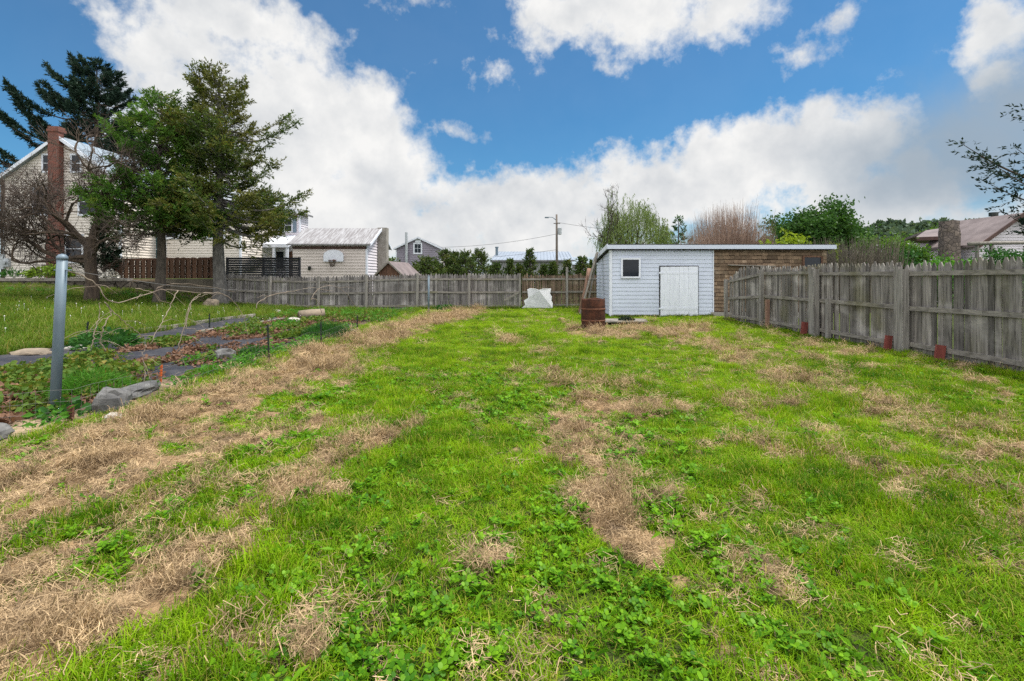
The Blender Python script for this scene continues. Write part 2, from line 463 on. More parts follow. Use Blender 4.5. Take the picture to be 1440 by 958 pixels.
def m_ground():
    t = NT('garden_ground')
    at = lambda k: t.n('ShaderNodeAttribute', attribute_name=k).outputs['Fac']
    p = t.pos()
    n1 = t.noise(p, 0.5, 4); n2 = t.noise(p, 6, 6, 0.65); n3 = t.noise(p, 34, 4, 0.7)
    g = t.mix(n1.outputs[0], (0.055, 0.13, 0.006), (0.14, 0.235, 0.010))
    g = t.mix(t.ramp(n3.outputs[0], 0.35, 0.75), (0.022, 0.026, 0.010), t.mix(.35, g, (0.10, 0.075, 0.04)))
    s = t.mix(n2.outputs[0], (0.20, 0.128, 0.068), (0.42, 0.285, 0.16))
    s = t.mix(t.math('MULTIPLY', t.ramp(n3.outputs[0], 0.5, 0.65), 0.55), s, (0.16, 0.105, 0.062))
    soil = t.mix(n2.outputs[0], (0.075, 0.052, 0.037), (0.17, 0.12, 0.085))
    c = t.mix(t.ramp(t.math('ADD', at('straw'), t.math('MULTIPLY_ADD', n2.outputs[0], 0.5, -0.25)), 0.3, 0.65), g, s)
    c = t.mix(at('soil'), c, soil)
    c = t.mix(at('sand'), c, t.mix(n2.outputs[0], (0.33, 0.24, 0.15), (0.48, 0.37, 0.25)))
    return t.out(t.bsdf(c, 0.95, t.math('ADD', n3.outputs[0], n2.outputs[0]), 0.8, 0.03, 0, 0.15))


M['ground'] = m_ground()

M['rust_hoop'] = m_plain('rusty_hoop', (0.17, 0.068, 0.035), (0.07, 0.028, 0.018), 9, 0.85)

# ------------------------------------------------------------------ ground: where straw lies, how it rises
STRIPES = [  # (strength, [(column, row, half height)...]) surveyed on the photograph's ground plane
    (1.00, [(-200, 800, 60), (0, 735, 62), (60, 700, 52), (150, 655, 42), (240, 605, 32), (330, 562, 28), (420, 527, 22), (500, 490, 16), (560, 468, 12), (620, 449, 8), (670, 439, 5)]),
    (1.00, [(-120, 1010, 40), (100, 885, 33), (200, 830, 30), (270, 780, 28), (340, 738, 26), (400, 702, 24), (450, 675, 20), (520, 640, 14), (570, 605, 8)]),
    (0.75, [(160, 735, 16), (240, 690, 12), (310, 640, 12), (380, 612, 8)]),
    (0.85, [(300, 945, 22), (400, 920, 20)]),
    (0.80, [(-60, 860, 26), (60, 805, 26), (130, 780, 14)]),
    (0.60, [(430, 690, 10), (480, 720, 8)]),
    (1.15, [(812, 655, 12), (832, 705, 17), (868, 755, 20), (905, 785, 11)]),
    (0.80, [(785, 600, 20), (800, 650, 18)]),
    (0.85, [(850, 570, 12), (965, 580, 13)]),
    (0.60, [(790, 545, 10), (900, 548, 9)]),
    (0.70, [(872, 640, 7), (905, 632, 7)]), (0.75, [(932, 634, 9), (940, 634, 9)]),
    (0.60, [(960, 475, 8), (1080, 520, 14), (1180, 555, 18), (1290, 592, 20), (1460, 645, 26)]),
    (0.75, [(1225, 675, 12), (1310, 700, 15)]), (0.75, [(1385, 715, 16), (1480, 735, 20)]),
    (0.60, [(1340, 780, 10), (1460, 815, 20)]), (0.62, [(1030, 765, 20), (1075, 850, 30)]), (0.6, [(985, 830, 12), (1010, 845, 12)]),
    (0.75, [(812, 468, 8), (870, 472, 7), (990, 462, 6)]), (0.7, [(905, 468, 6), (940, 473, 5)]),
    (0.45, [(1150, 485, 5), (1330, 515, 7)]), (0.5, [(690, 470, 6), (760, 500, 8)]), (0.5, [(1060, 900, 16), (1000, 960, 20)]),
    (0.55, [(640, 760, 12), (700, 800, 10)]), (0.45, [(1150, 640, 12), (1200, 660, 10)]), (0.5, [(730, 880, 14), (790, 850, 10)]),
]


def straw_mask(X, Y):
    X = np.asarray(X, float); Y = np.asarray(Y, float)
    wx_ = fbm(X * 2.1 + 3, Y * 2.1 + 8, 201, 4) - .5; wy_ = fbm(X * 2.1 + 31, Y * 2.1 + 17, 203, 4) - .5
    Xw = X + .75 * wx_; Ys = np.maximum(Y + 1.0 * wy_, 0.8)
    u = CX + F_PX * Xw / Ys; v = HY + F_PX * EYE / Ys
    nz = fbm(X * 1.7 + 40, Y * 1.7 + 9, 3, 5, 0.62)
    nf = fbm(X * 6.0, Y * 6.0, 17, 3)
    m = np.zeros(X.shape)
    for s, pl in STRIPES:
        best = np.full(X.shape, 9.0)
        for (x0, y0, h0), (x1, y1, h1) in zip(pl[:-1], pl[1:]):
            dx, dy = (x1 - x0) * .55, y1 - y0
            t = np.clip(((u - x0) * .55 * dx + (v - y0) * dy) / (dx * dx + dy * dy + 1e-6), 0, 1)
            d = np.hypot((u - x0) * .55 - dx * t, v - y0 - dy * t) / (h0 + (h1 - h0) * t)
            best = np.minimum(best, d)
        q = smooth(1.55, 0.25, best + (nz - 0.5) * 2.8 + (nf - .5) * 1.5) * s
        m = np.maximum(m, q)
    left = smooth(660, 540, u + (v - 450) * .75) * smooth(470, 540, v)
    right = smooth(900, 1010, u) * smooth(452, 475, v) * smooth(760, 640, v)
    mid = smooth(700, 790, u) * smooth(1010, 900, u) * smooth(520, 560, v) * smooth(900, 800, v)
    zone = np.clip(left * .78 + right * .62 + mid * .5 + .15, 0, 1)
    fleck = fbm(X * 3.0 + 70, Y * 3.0, 211, 4, .6)
    m = np.maximum(m, smooth(.66 - .17 * zone, .80 - .14 * zone, fleck + (nz - .5) * .35) * (.40 + .45 * zone))
    m *= smooth(-4.6, -4.1, X + (nf - .5) * .5) * smooth(8.0, 7.7, X) * smooth(23.0, 22.5, Y) * smooth(0.3, 1.0, Y)
    return np.clip(m, 0, 1.15)


def garden_mask(X, Y):
    e = (fbm(X * 1.3, Y * 1.3, 23, 3) - .5) * .6
    return smooth(-4.35, -4.75, X + e) * smooth(-10.1, -9.7, X + e) * smooth(4.2, 5.0, Y + e) * smooth(19.2, 18.2, Y + e)


def ground_z(X, Y, bumps=True):
    X = np.asarray(X, float); Y = np.asarray(Y, float)
    z = np.clip(-10 - X, 0, 12) * 0.06 * smooth(-12, 2, Y)
    z = z + 0.42 * smooth(20.8, 23.3, Y) * smooth(-13.2, -14.2, X)
    yard = smooth(23.50, 23.62, Y) * smooth(-13.45, -13.65, X)
    z = z * (1 - yard) + 1.40 * yard
    z = z + 12.0 * smooth(0.55, 0.74, X / np.maximum(Y, 1)) * smooth(95, 200, Y)
    if bumps:
        near = smooth(60, 25, np.abs(X) + np.abs(Y)) * smooth(23.4, 22, Y)
        z = z + near * ((fbm(X * .55, Y * .55, 5, 3) - .5) * 0.07 + (fbm(X * 3.1, Y * 3.1, 6, 3) - .5) * 0.035)
        z = z + near * straw_mask(X, Y) * 0.055 * smooth(.35, .75, fbm(X * 5, Y * 5, 41, 3))
    return z


def gz(x, y, bumps=True):
    return float(ground_z(np.array([x]), np.array([y]), bumps)[0])


def axis(fine0, fine1, step, lo, hi, mid=None):
    a = list(np.arange(fine0, fine1 + 1e-6, step))
    s = step
    while a[-1] < hi:
        s = min(s * 1.12, 14); a.append(a[-1] + s)
    b = []; s = step; x = fine0
    while x > lo:
        s = min(s * (1.02 if (mid is not None and x > mid) else 1.12), 14); x -= s; b.append(x)
    return np.array(b[::-1] + a)


gx = axis(-6.5, 8.5, 0.06, -420, 420, mid=-30)
gy = axis(0.6, 23.9, 0.06, -60, 520)
GX, GY = np.meshgrid(gx, gy)
GZ = ground_z(GX, GY)
nx, ny = len(gx), len(gy)
ii = (np.arange(ny - 1)[:, None] * nx + np.arange(nx - 1)[None, :]).ravel()
gm = MB().add(np.stack([GX, GY, GZ], -1).reshape(-1, 3), np.stack([ii, ii + 1, ii + nx + 1, ii + nx], -1))
gard = garden_mask(GX, GY)
bank = smooth(21.5, 22.8, GY) * smooth(-13.4, -14, GX) * smooth(23.9, 23.6, GY) * .8
sand = np.maximum(smooth(1.1, 0.3, np.hypot((GX + 5.0) / 1.0, (GY - 5.2) / .65)), smooth(1.2, .4, np.hypot((GX + 4.9) / .35, (GY - 9.0) / 3.4))) * smooth(0.35, 0.6, fbm(GX * 2, GY * 2, 77, 4))
tag(gm.build('ground', M['ground'], smooth=True, attrs={'straw': straw_mask(GX, GY).ravel(), 'soil': np.clip(gard + bank, 0, 1).ravel(), 'sand': sand.ravel()}), kind='structure')


# ------------------------------------------------------------------ scattered ground cover
def source(name, builders, mat):
    c = bpy.data.collections.new(name)
    for b in builders:
        o = b.build(name, mat, link=False); c.objects.link(o)
    return c


def scatter(name, pts, rots, scl, coll, n, mat=None):
    me = bpy.data.meshes.new(name)
    pts = np.asarray(pts, np.float32); k = len(pts)
    me.vertices.add(k); me.vertices.foreach_set('co', pts.ravel())
    a = me.attributes.new('rot', 'FLOAT_VECTOR', 'POINT'); a.data.foreach_set('vector', np.asarray(rots, np.float32).ravel())
    a = me.attributes.new('scl', 'FLOAT_VECTOR', 'POINT'); a.data.foreach_set('vector', np.asarray(scl, np.float32).ravel())
    a = me.attributes.new('idx', 'INT', 'POINT'); a.data.foreach_set('value', rng.integers(0, n, k).astype(np.int32))
    if mat: me.materials.append(mat)
    o = bpy.data.objects.new(name, me); COL.objects.link(o)
    ng = bpy.data.node_groups.new(name + '_scatter', 'GeometryNodeTree')
    ng.interface.new_socket('Geometry', in_out='INPUT', socket_type='NodeSocketGeometry')
    ng.interface.new_socket('Geometry', in_out='OUTPUT', socket_type='NodeSocketGeometry')
    gi = ng.nodes.new('NodeGroupInput'); go = ng.nodes.new('NodeGroupOutput')
    iop = ng.nodes.new('GeometryNodeInstanceOnPoints'); ci = ng.nodes.new('GeometryNodeCollectionInfo')
    ci.inputs['Collection'].default_value = coll
    ci.inputs['Separate Children'].default_value = True
    ci.inputs['Reset Children'].default_value = True
    iop.inputs['Pick Instance'].default_value = True

    def attr(nm, dt):
        q = ng.nodes.new('GeometryNodeInputNamedAttribute'); q.data_type = dt; q.inputs['Name'].default_value = nm
        return [s for s in q.outputs if s.enabled and s.name == 'Attribute'][0]
    L = ng.links.new
    L(gi.outputs[0], iop.inputs['Points']); L(ci.outputs[0], iop.inputs['Instance'])
    L(attr('rot', 'FLOAT_VECTOR'), iop.inputs['Rotation']); L(attr('scl', 'FLOAT_VECTOR'), iop.inputs['Scale']); L(attr('idx', 'INT'), iop.inputs['Instance Index'])
    L(iop.outputs[0], go.inputs[0])
    mod = o.modifiers.new('scatter', 'NODES'); mod.node_group = ng
    return o


def blade_tuft(nb, h0, h1, w, spread, lean, r):
    b = MB()
    for _ in range(nb):
        a = r.uniform(0, 2 * PI); rr = spread * math.sqrt(r.uniform()); base = np.array([rr * math.cos(a), rr * math.sin(a), -0.01])
        h = r.uniform(h0, h1); th = r.uniform(0, 2 * PI); ln = lean * r.uniform(.2, 1.0) * h
        d = np.array([math.cos(th), math.sin(th), 0]); s = np.array([-d[1], d[0], 0]) * w * r.uniform(.7, 1.3)
        p1 = base + d * ln * .25 + np.array([0, 0, h * .55]); p2 = base + d * ln * .8 + np.array([0, 0, h * .9]); p3 = base + d * ln * 1.35 + np.array([0, 0, h * r.uniform(.85, 1.0)])
        b.add([base - s / 2, base + s / 2, p1 + s * .45, p1 - s * .45, p2 + s * .3, p2 - s * .3, p3], [(0, 1, 2, 3), (3, 2, 4, 5), (5, 4, 6)])
    return b


def straw_tuft(nb, r, rad=0.13, hh=0.05, w=0.0028):
    b = MB()
    for _ in range(nb):
        c = np.array([r.normal(0, rad * .5), r.normal(0, rad * .5), abs(r.normal(0, hh * .5)) + .003])
        th = r.uniform(0, 2 * PI); L = r.uniform(.025, .085)
        d = np.array([math.cos(th), math.sin(th), r.normal(0, .18)]); s = np.array([-d[1], d[0], 0]) * w * r.uniform(.6, 1.4)
        k = np.array([r.normal(0, .02), r.normal(0, .02), r.uniform(-.01, .025)])
        p0 = c - d * L / 2; p1 = c + k; p2 = c + d * L / 2
        p0[2] = max(p0[2], .0); p2[2] = max(p2[2], .0)
        b.add([p0 - s / 2, p0 + s / 2, p1 + s / 2, p1 - s / 2, p2 + s / 2, p2 - s / 2], [(0, 1, 2, 3), (3, 2, 4, 5)])
    return b


def straw_lump(nb, r, rad=.10, hh=.065, w=.0028):
    b = MB()
    for _ in range(nb):
        a = r.uniform(0, 2 * PI); e = math.asin(r.uniform(0, 1)); k = r.uniform(.72, 1.08)
        n = np.array([math.cos(a) * math.cos(e), math.sin(a) * math.cos(e), math.sin(e)])
        c = n * np.array([rad, rad, hh]) * k
        d = np.cross(n, r.normal(size=3)); d /= np.linalg.norm(d); d = d + r.normal(0, .25, 3)
        L = r.uniform(.03, .09); s = np.cross(d, n); s = s / (np.linalg.norm(s) + 1e-6) * w * r.uniform(.6, 1.4)
        p0 = c - d * L / 2; p2 = c + d * L / 2; p1 = c + n * .008
        b.add([p0 - s / 2, p0 + s / 2, p1 + s / 2, p1 - s / 2, p2 + s / 2, p2 - s / 2], [(0, 1, 2, 3), (3, 2, 4, 5)])
    return b


def clover_tuft(ns, r, rad=.07):
    b = MB()
    for _ in range(ns):
        c = np.array([r.normal(0, rad * .6), r.normal(0, rad * .6), r.uniform(.025, .075)])
        a0 = r.uniform(0, 2 * PI); R0 = r.uniform(.010, .019); tx, ty = r.normal(0, .35, 2)
        for k in range(3):
            a = a0 + k * 2 * PI / 3
            cc = np.array([math.cos(a), math.sin(a), 0]) * R0
            vs = []
            for q in range(6):
                aa = a + PI + q * PI / 3
                pt = cc * 1.02 + np.array([math.cos(aa), math.sin(aa), 0]) * R0 * .92
                pt[2] = pt[0] * tx + pt[1] * ty + .35 * np.hypot(pt[0], pt[1]) * .5
                vs.append(c + pt)
            b.add(vs, [(0, 1, 2, 3, 4, 5)])
        b.tube([[c[0] * .6, c[1] * .6, 0], c], .0009, 3, False)
    return b


def leaf_tuft(n, r, rad, h, L, W, up=.5):
    b = MB()
    c = np.stack([r.normal(0, rad * .5, n), r.normal(0, rad * .5, n), r.uniform(.15, 1, n) * h], 1)
    d = np.stack([r.normal(0, 1, n), r.normal(0, 1, n), r.normal(up * .4, .35, n)], 1)
    b.leaves(c, d, r.uniform(.6, 1.2, n) * L, r.uniform(.7, 1.2, n) * W, r, .2)
    return b


def sample(n, x0, x1, y0, y1):
    return rng.uniform(x0, x1, n), rng.uniform(y0, y1, n)


def frustum(y0, y1, dens, pad=1.14, extra=3.6):
    """Points spread evenly over the ground between two distances, a bit wider than the view."""
    w1 = 1.03 * y1 * pad + extra
    n = int(dens * 2 * w1 * (y1 - y0))
    X, Y = sample(n, -w1, w1, y0, y1)
    k = (np.abs(X) < 1.03 * Y * pad + extra) & (X > -5.2) & (X < 8.0)
    return X[k], Y[k]


def rots_of(n, tilt=.12):
    return np.stack([rng.normal(0, tilt, n), rng.normal(0, tilt, n), rng.uniform(0, 2 * PI, n)], 1)


r0 = np.random.default_rng(11)
lawn_c = source('lawn_tuft', [blade_tuft(18, .028, .072, .0040, .055, 1.05, r0) for _ in range(7)], M['grass'])
gp = []; gs = []
for y0, y1, dens, sc in ((0.2, 2.2, 850, 1.0), (2.2, 4, 950, 1.0), (4, 7, 720, 1.05), (7, 11, 440, 1.2), (11, 16, 270, 1.4), (16, 23.0, 180, 1.5)):
    X, Y = frustum(y0, y1, dens)
    st = straw_mask(X, Y)
    wild = fbm(X * 0.8, Y * 0.8, 91, 4)
    thin = smooth(.62, .42, wild) * .25
    keep = (rng.uniform(size=len(X)) > np.clip(st * (.78 + .3 * (fbm(X * 5, Y * 5, 19, 2) > .45)), 0, .97) + thin * (X < 1.5) * (Y < 9)) & (X > -4.55 + (wild - .5) * .8) & (X < 7.95)
    bare = ~((X > 3.7) & (X < 7.5) & (Y > 18.5)) & ~((X > 2.5) & (X < 4.3) & (Y > 15.2) & (Y < 16.4))
    keep &= bare & (rng.uniform(size=len(X)) < .55 + 1.0 * fbm(X * 7.5, Y * 7.5, 37, 2))
    X, Y, wild = X[keep], Y[keep], wild[keep]
    tuf = smooth(.56, .74, fbm(X * 3.3, Y * 3.3, 29, 3)); tall = 0.66 + .75 * tuf + 0.7 * smooth(.42, .66, wild) + 0.35 * smooth(1.2, 3.0, X) * smooth(9, 4, Y) + .15 * smooth(7.3, 7.75, X) + .5 * smooth(-4.0, -4.5, X)
    s = sc * rng.uniform(.75, 1.25, len(X))
    gp.append(np.stack([X, Y, ground_z(X, Y) - .004], 1)); gs.append(np.stack([s, s, s * tall / sc ** .55], 1))
gp = np.concatenate(gp); gs = np.concatenate(gs)
tag(scatter('grass', gp, rots_of(len(gp)), gs, lawn_c, 7), 'mown green lawn grass between the two fences', 'grass', kind='stuff')

# clover through the near lawn
clov_c = source('clover_tuft', [clover_tuft(11, r0) for _ in range(6)], M['clover'])
X, Y = frustum(0.9, 9.5, 480)
cm = smooth(.36, .66, fbm(X * 1.9 + 5, Y * 1.9, 133, 5, .65)) * smooth(2.3, -.2, X - .05 * Y) * smooth(9.5, 3.5, Y) * .30 + .02
keep = (rng.uniform(size=len(X)) < cm * (1 - .9 * np.clip(straw_mask(X, Y), 0, 1))) & (X > -4.3)
X, Y = X[keep], Y[keep]; s = rng.uniform(.38, .85, len(X))
tag(scatter('clover', np.stack([X, Y, ground_z(X, Y)], 1), rots_of(len(X)), np.stack([s, s, s], 1), clov_c, 6), 'clover growing through the near lawn', 'clover', kind='stuff')

lw_c = source('lawn_weed_tuft', [leaf_tuft(9, r0, .05, .03, .075, .018, .9) for _ in range(5)], M['clover'])
X, Y = frustum(0.9, 8, 46); k = (X > -4.2) & (rng.uniform(size=len(X)) < smooth(3, 0, X) * .8 + .2) & (straw_mask(X, Y) < .5)
X, Y = X[k], Y[k]; s = rng.uniform(.6, 1.3, len(X))
tag(scatter('lawn_weeds', np.stack([X, Y, ground_z(X, Y)], 1), rots_of(len(X), .3), np.stack([s, s, s], 1), lw_c, 5), 'narrow-leaved weeds scattered in the near lawn', 'weeds', kind='stuff')

# raked straw
straw_c = source('straw_tuft', [straw_tuft(54, r0, .12) for _ in range(7)], M['straw'])
sp = []; ss = []
for y0, y1, dens, sc in ((0.2, 3.2, 230, .85), (3.2, 6, 190, .95), (6, 10, 130, 1.15), (10, 23, 66, 1.5)):
    X, Y = frustum(y0, y1, dens)
    st = straw_mask(X, Y)
    keep = rng.uniform(size=len(X)) < np.clip((st - .12) * 1.3, 0, 1) + .03 * smooth(14, 5, y0)
    keep &= (X > -4.7) & (X < 7.9)
    X, Y, st = X[keep], Y[keep], st[keep]
    lump = smooth(.5, .72, fbm(X * 4.5, Y * 4.5, 61, 3))
    s = sc * rng.uniform(.7, 1.25, len(X))
    sp.append(np.stack([X, Y, ground_z(X, Y) + .004 + .02 * lump * st], 1)); ss.append(np.stack([s, s, s * (.5 + 2.0 * lump * (st > .45))], 1))
sp = np.concatenate(sp); ss = np.concatenate(ss)
tag(scatter('dry_straw', sp, rots_of(len(sp), .25), ss, straw_c, 7), 'raked dry straw lying in stripes and clumps on the lawn', 'straw', kind='stuff')

# matted lumps the rake left behind
lump_c = source('straw_lump', [straw_lump(190, r0) for _ in range(5)], M['straw'])
lp = []; ls = []
for y0, y1, dens, sc in ((0.2, 4, 46, .9), (4, 8, 34, 1.0), (8, 20, 15, 1.35)):
    X, Y = frustum(y0, y1, dens)
    st = straw_mask(X, Y); hf = fbm(X * 3.4 + 9, Y * 3.4, 303, 3)
    k = (rng.uniform(size=len(X)) < smooth(.30, .8, st) * smooth(.44, .66, hf) * 1.1 + .012 * (X > 0)) & (X > -4.5) & (X < 7.7) & ~((X > 3.6) & (Y > 18.2))
    X, Y = X[k], Y[k]; s = sc * rng.uniform(.5, 1.25, len(X))
    lp.append(np.stack([X, Y, ground_z(X, Y) - .008], 1)); ls.append(np.stack([s * rng.uniform(.8, 1.4, len(X)), s, s * rng.uniform(.6, 1.2, len(X))], 1))
lp = np.concatenate(lp); ls = np.concatenate(ls)
tag(scatter('straw_lumps', lp, rots_of(len(lp), .15), ls, lump_c, 5), 'matted lumps of raked dry thatch on the lawn', 'straw', kind='stuff')

# meadow left of the garden, bank and neighbours' yards
mead_c = source('meadow_tuft', [blade_tuft(18, .10, .26, .008, .10, .7, r0) for _ in range(6)], M['meadow'])
X, Y = sample(30000, -27, -9.6, 7, 23.5)
k = (X > -1.2 * Y - 1.5) & (rng.uniform(size=len(X)) < .4 + .8 * fbm(X * .9, Y * .9, 55, 3)) & ~((X < -13.3) & (Y > 23.2))
X, Y = X[k], Y[k]; s = rng.uniform(.7, 1.35, len(X)) * (1 - .45 * smooth(20.5, 22.5, Y))
X2, Y2 = sample(1500, -9.8, -4.0, 17.6, 22.9); s2 = rng.uniform(.5, 1.1, len(X2))
k2 = fbm(X2 * 1.2, Y2 * 1.2, 15, 3) > .40
X2, Y2, s2 = X2[k2], Y2[k2], s2[k2]
X3, Y3 = sample(1600, -13.3, -9.8, 19, 22.9); s3 = rng.uniform(.7, 1.2, len(X3))
X4, Y4 = sample(500, 7.62, 7.82, 1.5, 17.4); s4 = rng.uniform(.2, .5, len(X4))
X5, Y5 = sample(500, -4.2, 3.2, 22.75, 22.98); s5 = rng.uniform(.5, 1.1, len(X5))
X6, Y6 = sample(300, 3.75, 7.5, 18.36, 18.52); s6 = rng.uniform(.4, .7, len(X6))
X = np.concatenate([X, X2, X3, X4, X5, X6]); Y = np.concatenate([Y, Y2, Y3, Y4, Y5, Y6]); s = np.concatenate([s, s2, s3, s4, s5, s6])
tag(scatter('meadow_grass', np.stack([X, Y, ground_z(X, Y)], 1), rots_of(len(X)), np.stack([s, s, s], 1), mead_c, 6), 'longer unmown grass beyond the vegetable beds and along the fence feet', 'grass', kind='stuff')

# seed heads in the meadow
b = MB()
X, Y = sample(120, -22, -10.2, 11, 20)
for x, y in zip(X, Y):
    if x < -1.1 * y: continue
    z = gz(x, y, False); h = random.uniform(.18, .34)
    b.tube([[x, y, z], [x, y, z + h]], .003, 3, False)
    a = np.arange(5) * 2 * PI / 5
    q = random.uniform(.010, .020)
    ring = [[x + q * math.cos(t), y + q * math.sin(t), z + h] for t in a] + [[x, y, z + h + q], [x, y, z + h - q]]
    b.add(ring, [(i, (i + 1) % 5, 5) for i in range(5)] + [((i + 1) % 5, i, 6) for i in range(5)])
tag(b.build('dandelion_seeds', M['dandelion']), 'white dandelion seed heads in the unmown grass', 'seed heads', kind='stuff')

# ================================================================== GARDEN
def sheet(name, label, cat, x0, x1, y0, y1, mat, lift=0.02, step=.15, seed=3, amp=.05):
    xs = np.arange(x0, x1 + 1e-6, step); ys = np.arange(y0, y1 + 1e-6, step)
    A, B = np.meshgrid(xs, ys)
    wob = (fbm(B * .8, B * 0 + seed, seed, 3) - .5) * .5
    A2 = A + wob
    Z = ground_z(A2, B, True) + lift + amp * fbm(A * 2.2, B * 1.4, seed, 3)
    Z[[0, -1], :] -= amp; Z[:, [0, -1]] -= amp
    n = len(xs); i = (np.arange(len(ys) - 1)[:, None] * n + np.arange(n - 1)[None]).ravel()
    b = MB().add(np.stack([A2, B, Z], -1).reshape(-1, 3), np.stack([i, i + 1, i + n + 1, i + n], -1))
    return tag(b.build(name, mat, smooth=True), label, cat)


sheet('landscape_fabric', 'black weed fabric strip laid along the meadow edge of the vegetable beds', 'fabric', -9.75, -8.15, 8.2, 18.4, M['fabric'], seed=3)
sheet('landscape_fabric', 'black weed fabric showing between the strawberry rows', 'fabric', -7.95, -4.85, 6.6, 18.0, M['fabric'], seed=8)


berry_c = source('berry_tuft', [leaf_tuft(26, r0, .16, .13, .075, .06) for _ in range(6)], M['berry_leaf'])
dead_c = source('dead_leaf_tuft', [leaf_tuft(22, r0, .17, .05, .075, .05, 0) for _ in range(6)], M['dead_leaf'])
rows = [(-7.55, .30), (-6.35, .27), (-5.35, .24)]
bp = []; dp = []
for cx, w in rows:
    X = rng.normal(cx, w * .6, 520); Y = rng.uniform(5.6, 17.5, 520)
    n = fbm(X * 1.1, Y * .9, int(-cx * 10), 3)
    k = (n > .52) & (np.abs(X - cx) < w * 1.5); bp.append(np.stack([X[k], Y[k]], 1))
    X = rng.normal(cx, w * .6, 420); Y = rng.uniform(5.4, 17.8, 420)
    n = fbm(X * 1.1 + 7, Y * .9, int(-cx * 10) + 5, 3)
    k = n > .47; dp.append(np.stack([X[k], Y[k]], 1))
X, Y = sample(330, -9.2, -5.6, 5.2, 8.0); k = X > -1.15 * Y - .6; k &= fbm(X * .9, Y * .9, 71, 3) > .50; bp.append(np.stack([X[k], Y[k]], 1))
X, Y = sample(230, -9.2, -5.2, 5.0, 7.6); k = X > -1.15 * Y - .6; dp.append(np.stack([X[k], Y[k]], 1))
X, Y = sample(90, -8.6, -4.4, 16, 19); bp.append(np.stack([X, Y], 1))
bp = np.concatenate(bp); dp = np.concatenate(dp)
for nm, q, c, lb, lf in (('strawberry_foliage', bp, berry_c, 'strawberry plants growing in rows on the black fabric', .02), ('dead_leaves', dp, dead_c, 'brown dead leaves littering the strawberry rows', .035)):
    s = rng.uniform(.7, 1.35, len(q))
    tag(scatter(nm, np.stack([q[:, 0], q[:, 1], ground_z(q[:, 0], q[:, 1]) + lf], 1), rots_of(len(q), .15), np.stack([s, s, s], 1), c, 6), lb, nm.replace('_', ' '), kind='stuff')
# weeds along the garden's near edge
weed_c = source('weed_tuft', [leaf_tuft(24, r0, .12, .16, .09, .035, 1.4) for _ in range(5)], M['plant_bright'])
X = rng.normal(-4.6, .16, 100); Y = rng.uniform(4.6, 18, 100); k = fbm(X, Y * .7, 5, 3) > .50; X, Y = X[k], Y[k]
X2, Y2 = sample(110, -9, -4.3, 17.5, 21.5); X3, Y3 = sample(80, -24, -13.6, 20.3, 22.4)
X = np.concatenate([X, X2, X3]); Y = np.concatenate([Y, Y2, Y3]); s = rng.uniform(.6, 1.4, len(X)) 
tag(scatter('weeds', np.stack([X, Y, ground_z(X, Y)], 1), rots_of(len(X)), np.stack([s, s, s], 1), weed_c, 5), 'leafy weeds along the garden edge and below the retaining wall', 'weeds', kind='stuff')


def plant(name, label, cat, x, y, r, h, n, L, W, mat, droop=.25, upright=1.0, dz=0.0):
    """A clump of leaves springing from one foot."""
    z = gz(x, y) + dz
    b = MB(); q = np.random.default_rng(int(abs(x * 100 + y * 17)))
    a = q.uniform(0, 2 * PI, n); rr = np.sqrt(q.uniform(0, 1, n)) * r; hz = (1 - (rr / r) ** 2 * .75) * h * q.uniform(.25, 1, n)
    c = np.stack([x + rr * np.cos(a), y + rr * np.sin(a), z + hz * .75], 1)
    d = np.stack([np.cos(a) * rr / r + q.normal(0, .4, n), np.sin(a) * rr / r + q.normal(0, .4, n), q.normal(upright, .45, n)], 1)
    b.leaves(c, d, q.uniform(.6, 1.25, n) * L, q.uniform(.7, 1.2, n) * W, q, droop)
    t = thing(name, label, cat, (x, y, z))
    b.build('foliage', mat, t)
    s = MB()
    for k in range(12):
        aa = q.uniform(0, 2 * PI); e = q.uniform(.3, .8) * r
        s.tube([[x, y, z - .02], [x + e * .4 * math.cos(aa), y + e * .4 * math.sin(aa), z + h * .4], [x + e * math.cos(aa), y + e * math.sin(aa), z + h * .65]], [.006, .005, .003], 4, False)
    s.build('stem', mat, t)
    return t


plant('leafy_plant', 'dark green broad-leaved clump at the near end of the meadow-side fabric strip', 'plant', -8.6, 10.5, .55, .55, 420, .17, .075, M['plant_dark'], .35, .7)
plant('feathery_plant', 'feathery fine-leaved green plant behind the big grey stone', 'plant', -5.35, 6.35, .42, .46, 1500, .12, .012, M['plant_bright'], .1, .8)
plant('chive_clump', 'dense clump of grassy dark green leaves beside a green stake', 'plant', -4.6, 12.3, .5, .38, 900, .24, .016, M['plant_dark'], .15, 1.6)
plant('bushy_herb', 'bushy green herb beside the grey rock in the beds', 'plant', -4.85, 9.3, .34, .34, 520, .09, .03, M['plant_dark'], .2, .8)
plant('leaf_rosette', 'bright green rosette of long leaves on the fabric beside the grey rock', 'plant', -5.5, 8.7, .24, .16, 110, .2, .045, M['plant_bright'], .3, .5)
plant('broadleaf_weed', 'dark broad-leaved weed at the foot of the big grey stone', 'plant', -5.0, 5.55, .2, .16, 70, .15, .07, M['plant_dark'], .3, .4)
plant('yellow_plant', 'yellow-green low plant by the orange stake', 'plant', -4.75, 7.7, .22, .14, 130, .1, .04, M['plant_lime'], .3, .5)
plant('leafy_plant', 'bright green clump at the foot of the thin steel pole', 'plant', -2.9, 22.3, .5, .32, 260, .2, .07, M['plant_dark'], .3, .6)
plant('leafy_plant', 'rounded green clump far down the strawberry rows', 'plant', -6.9, 15.2, .4, .25, 260, .12, .06, M['plant_bright'], .3, .6)
plant('fern', 'bright green fern at the foot of the brick chimney', 'fern', -26.5, 28.6, .95, 1.0, 420, .5, .12, M['plant_lime'], .4, .8)
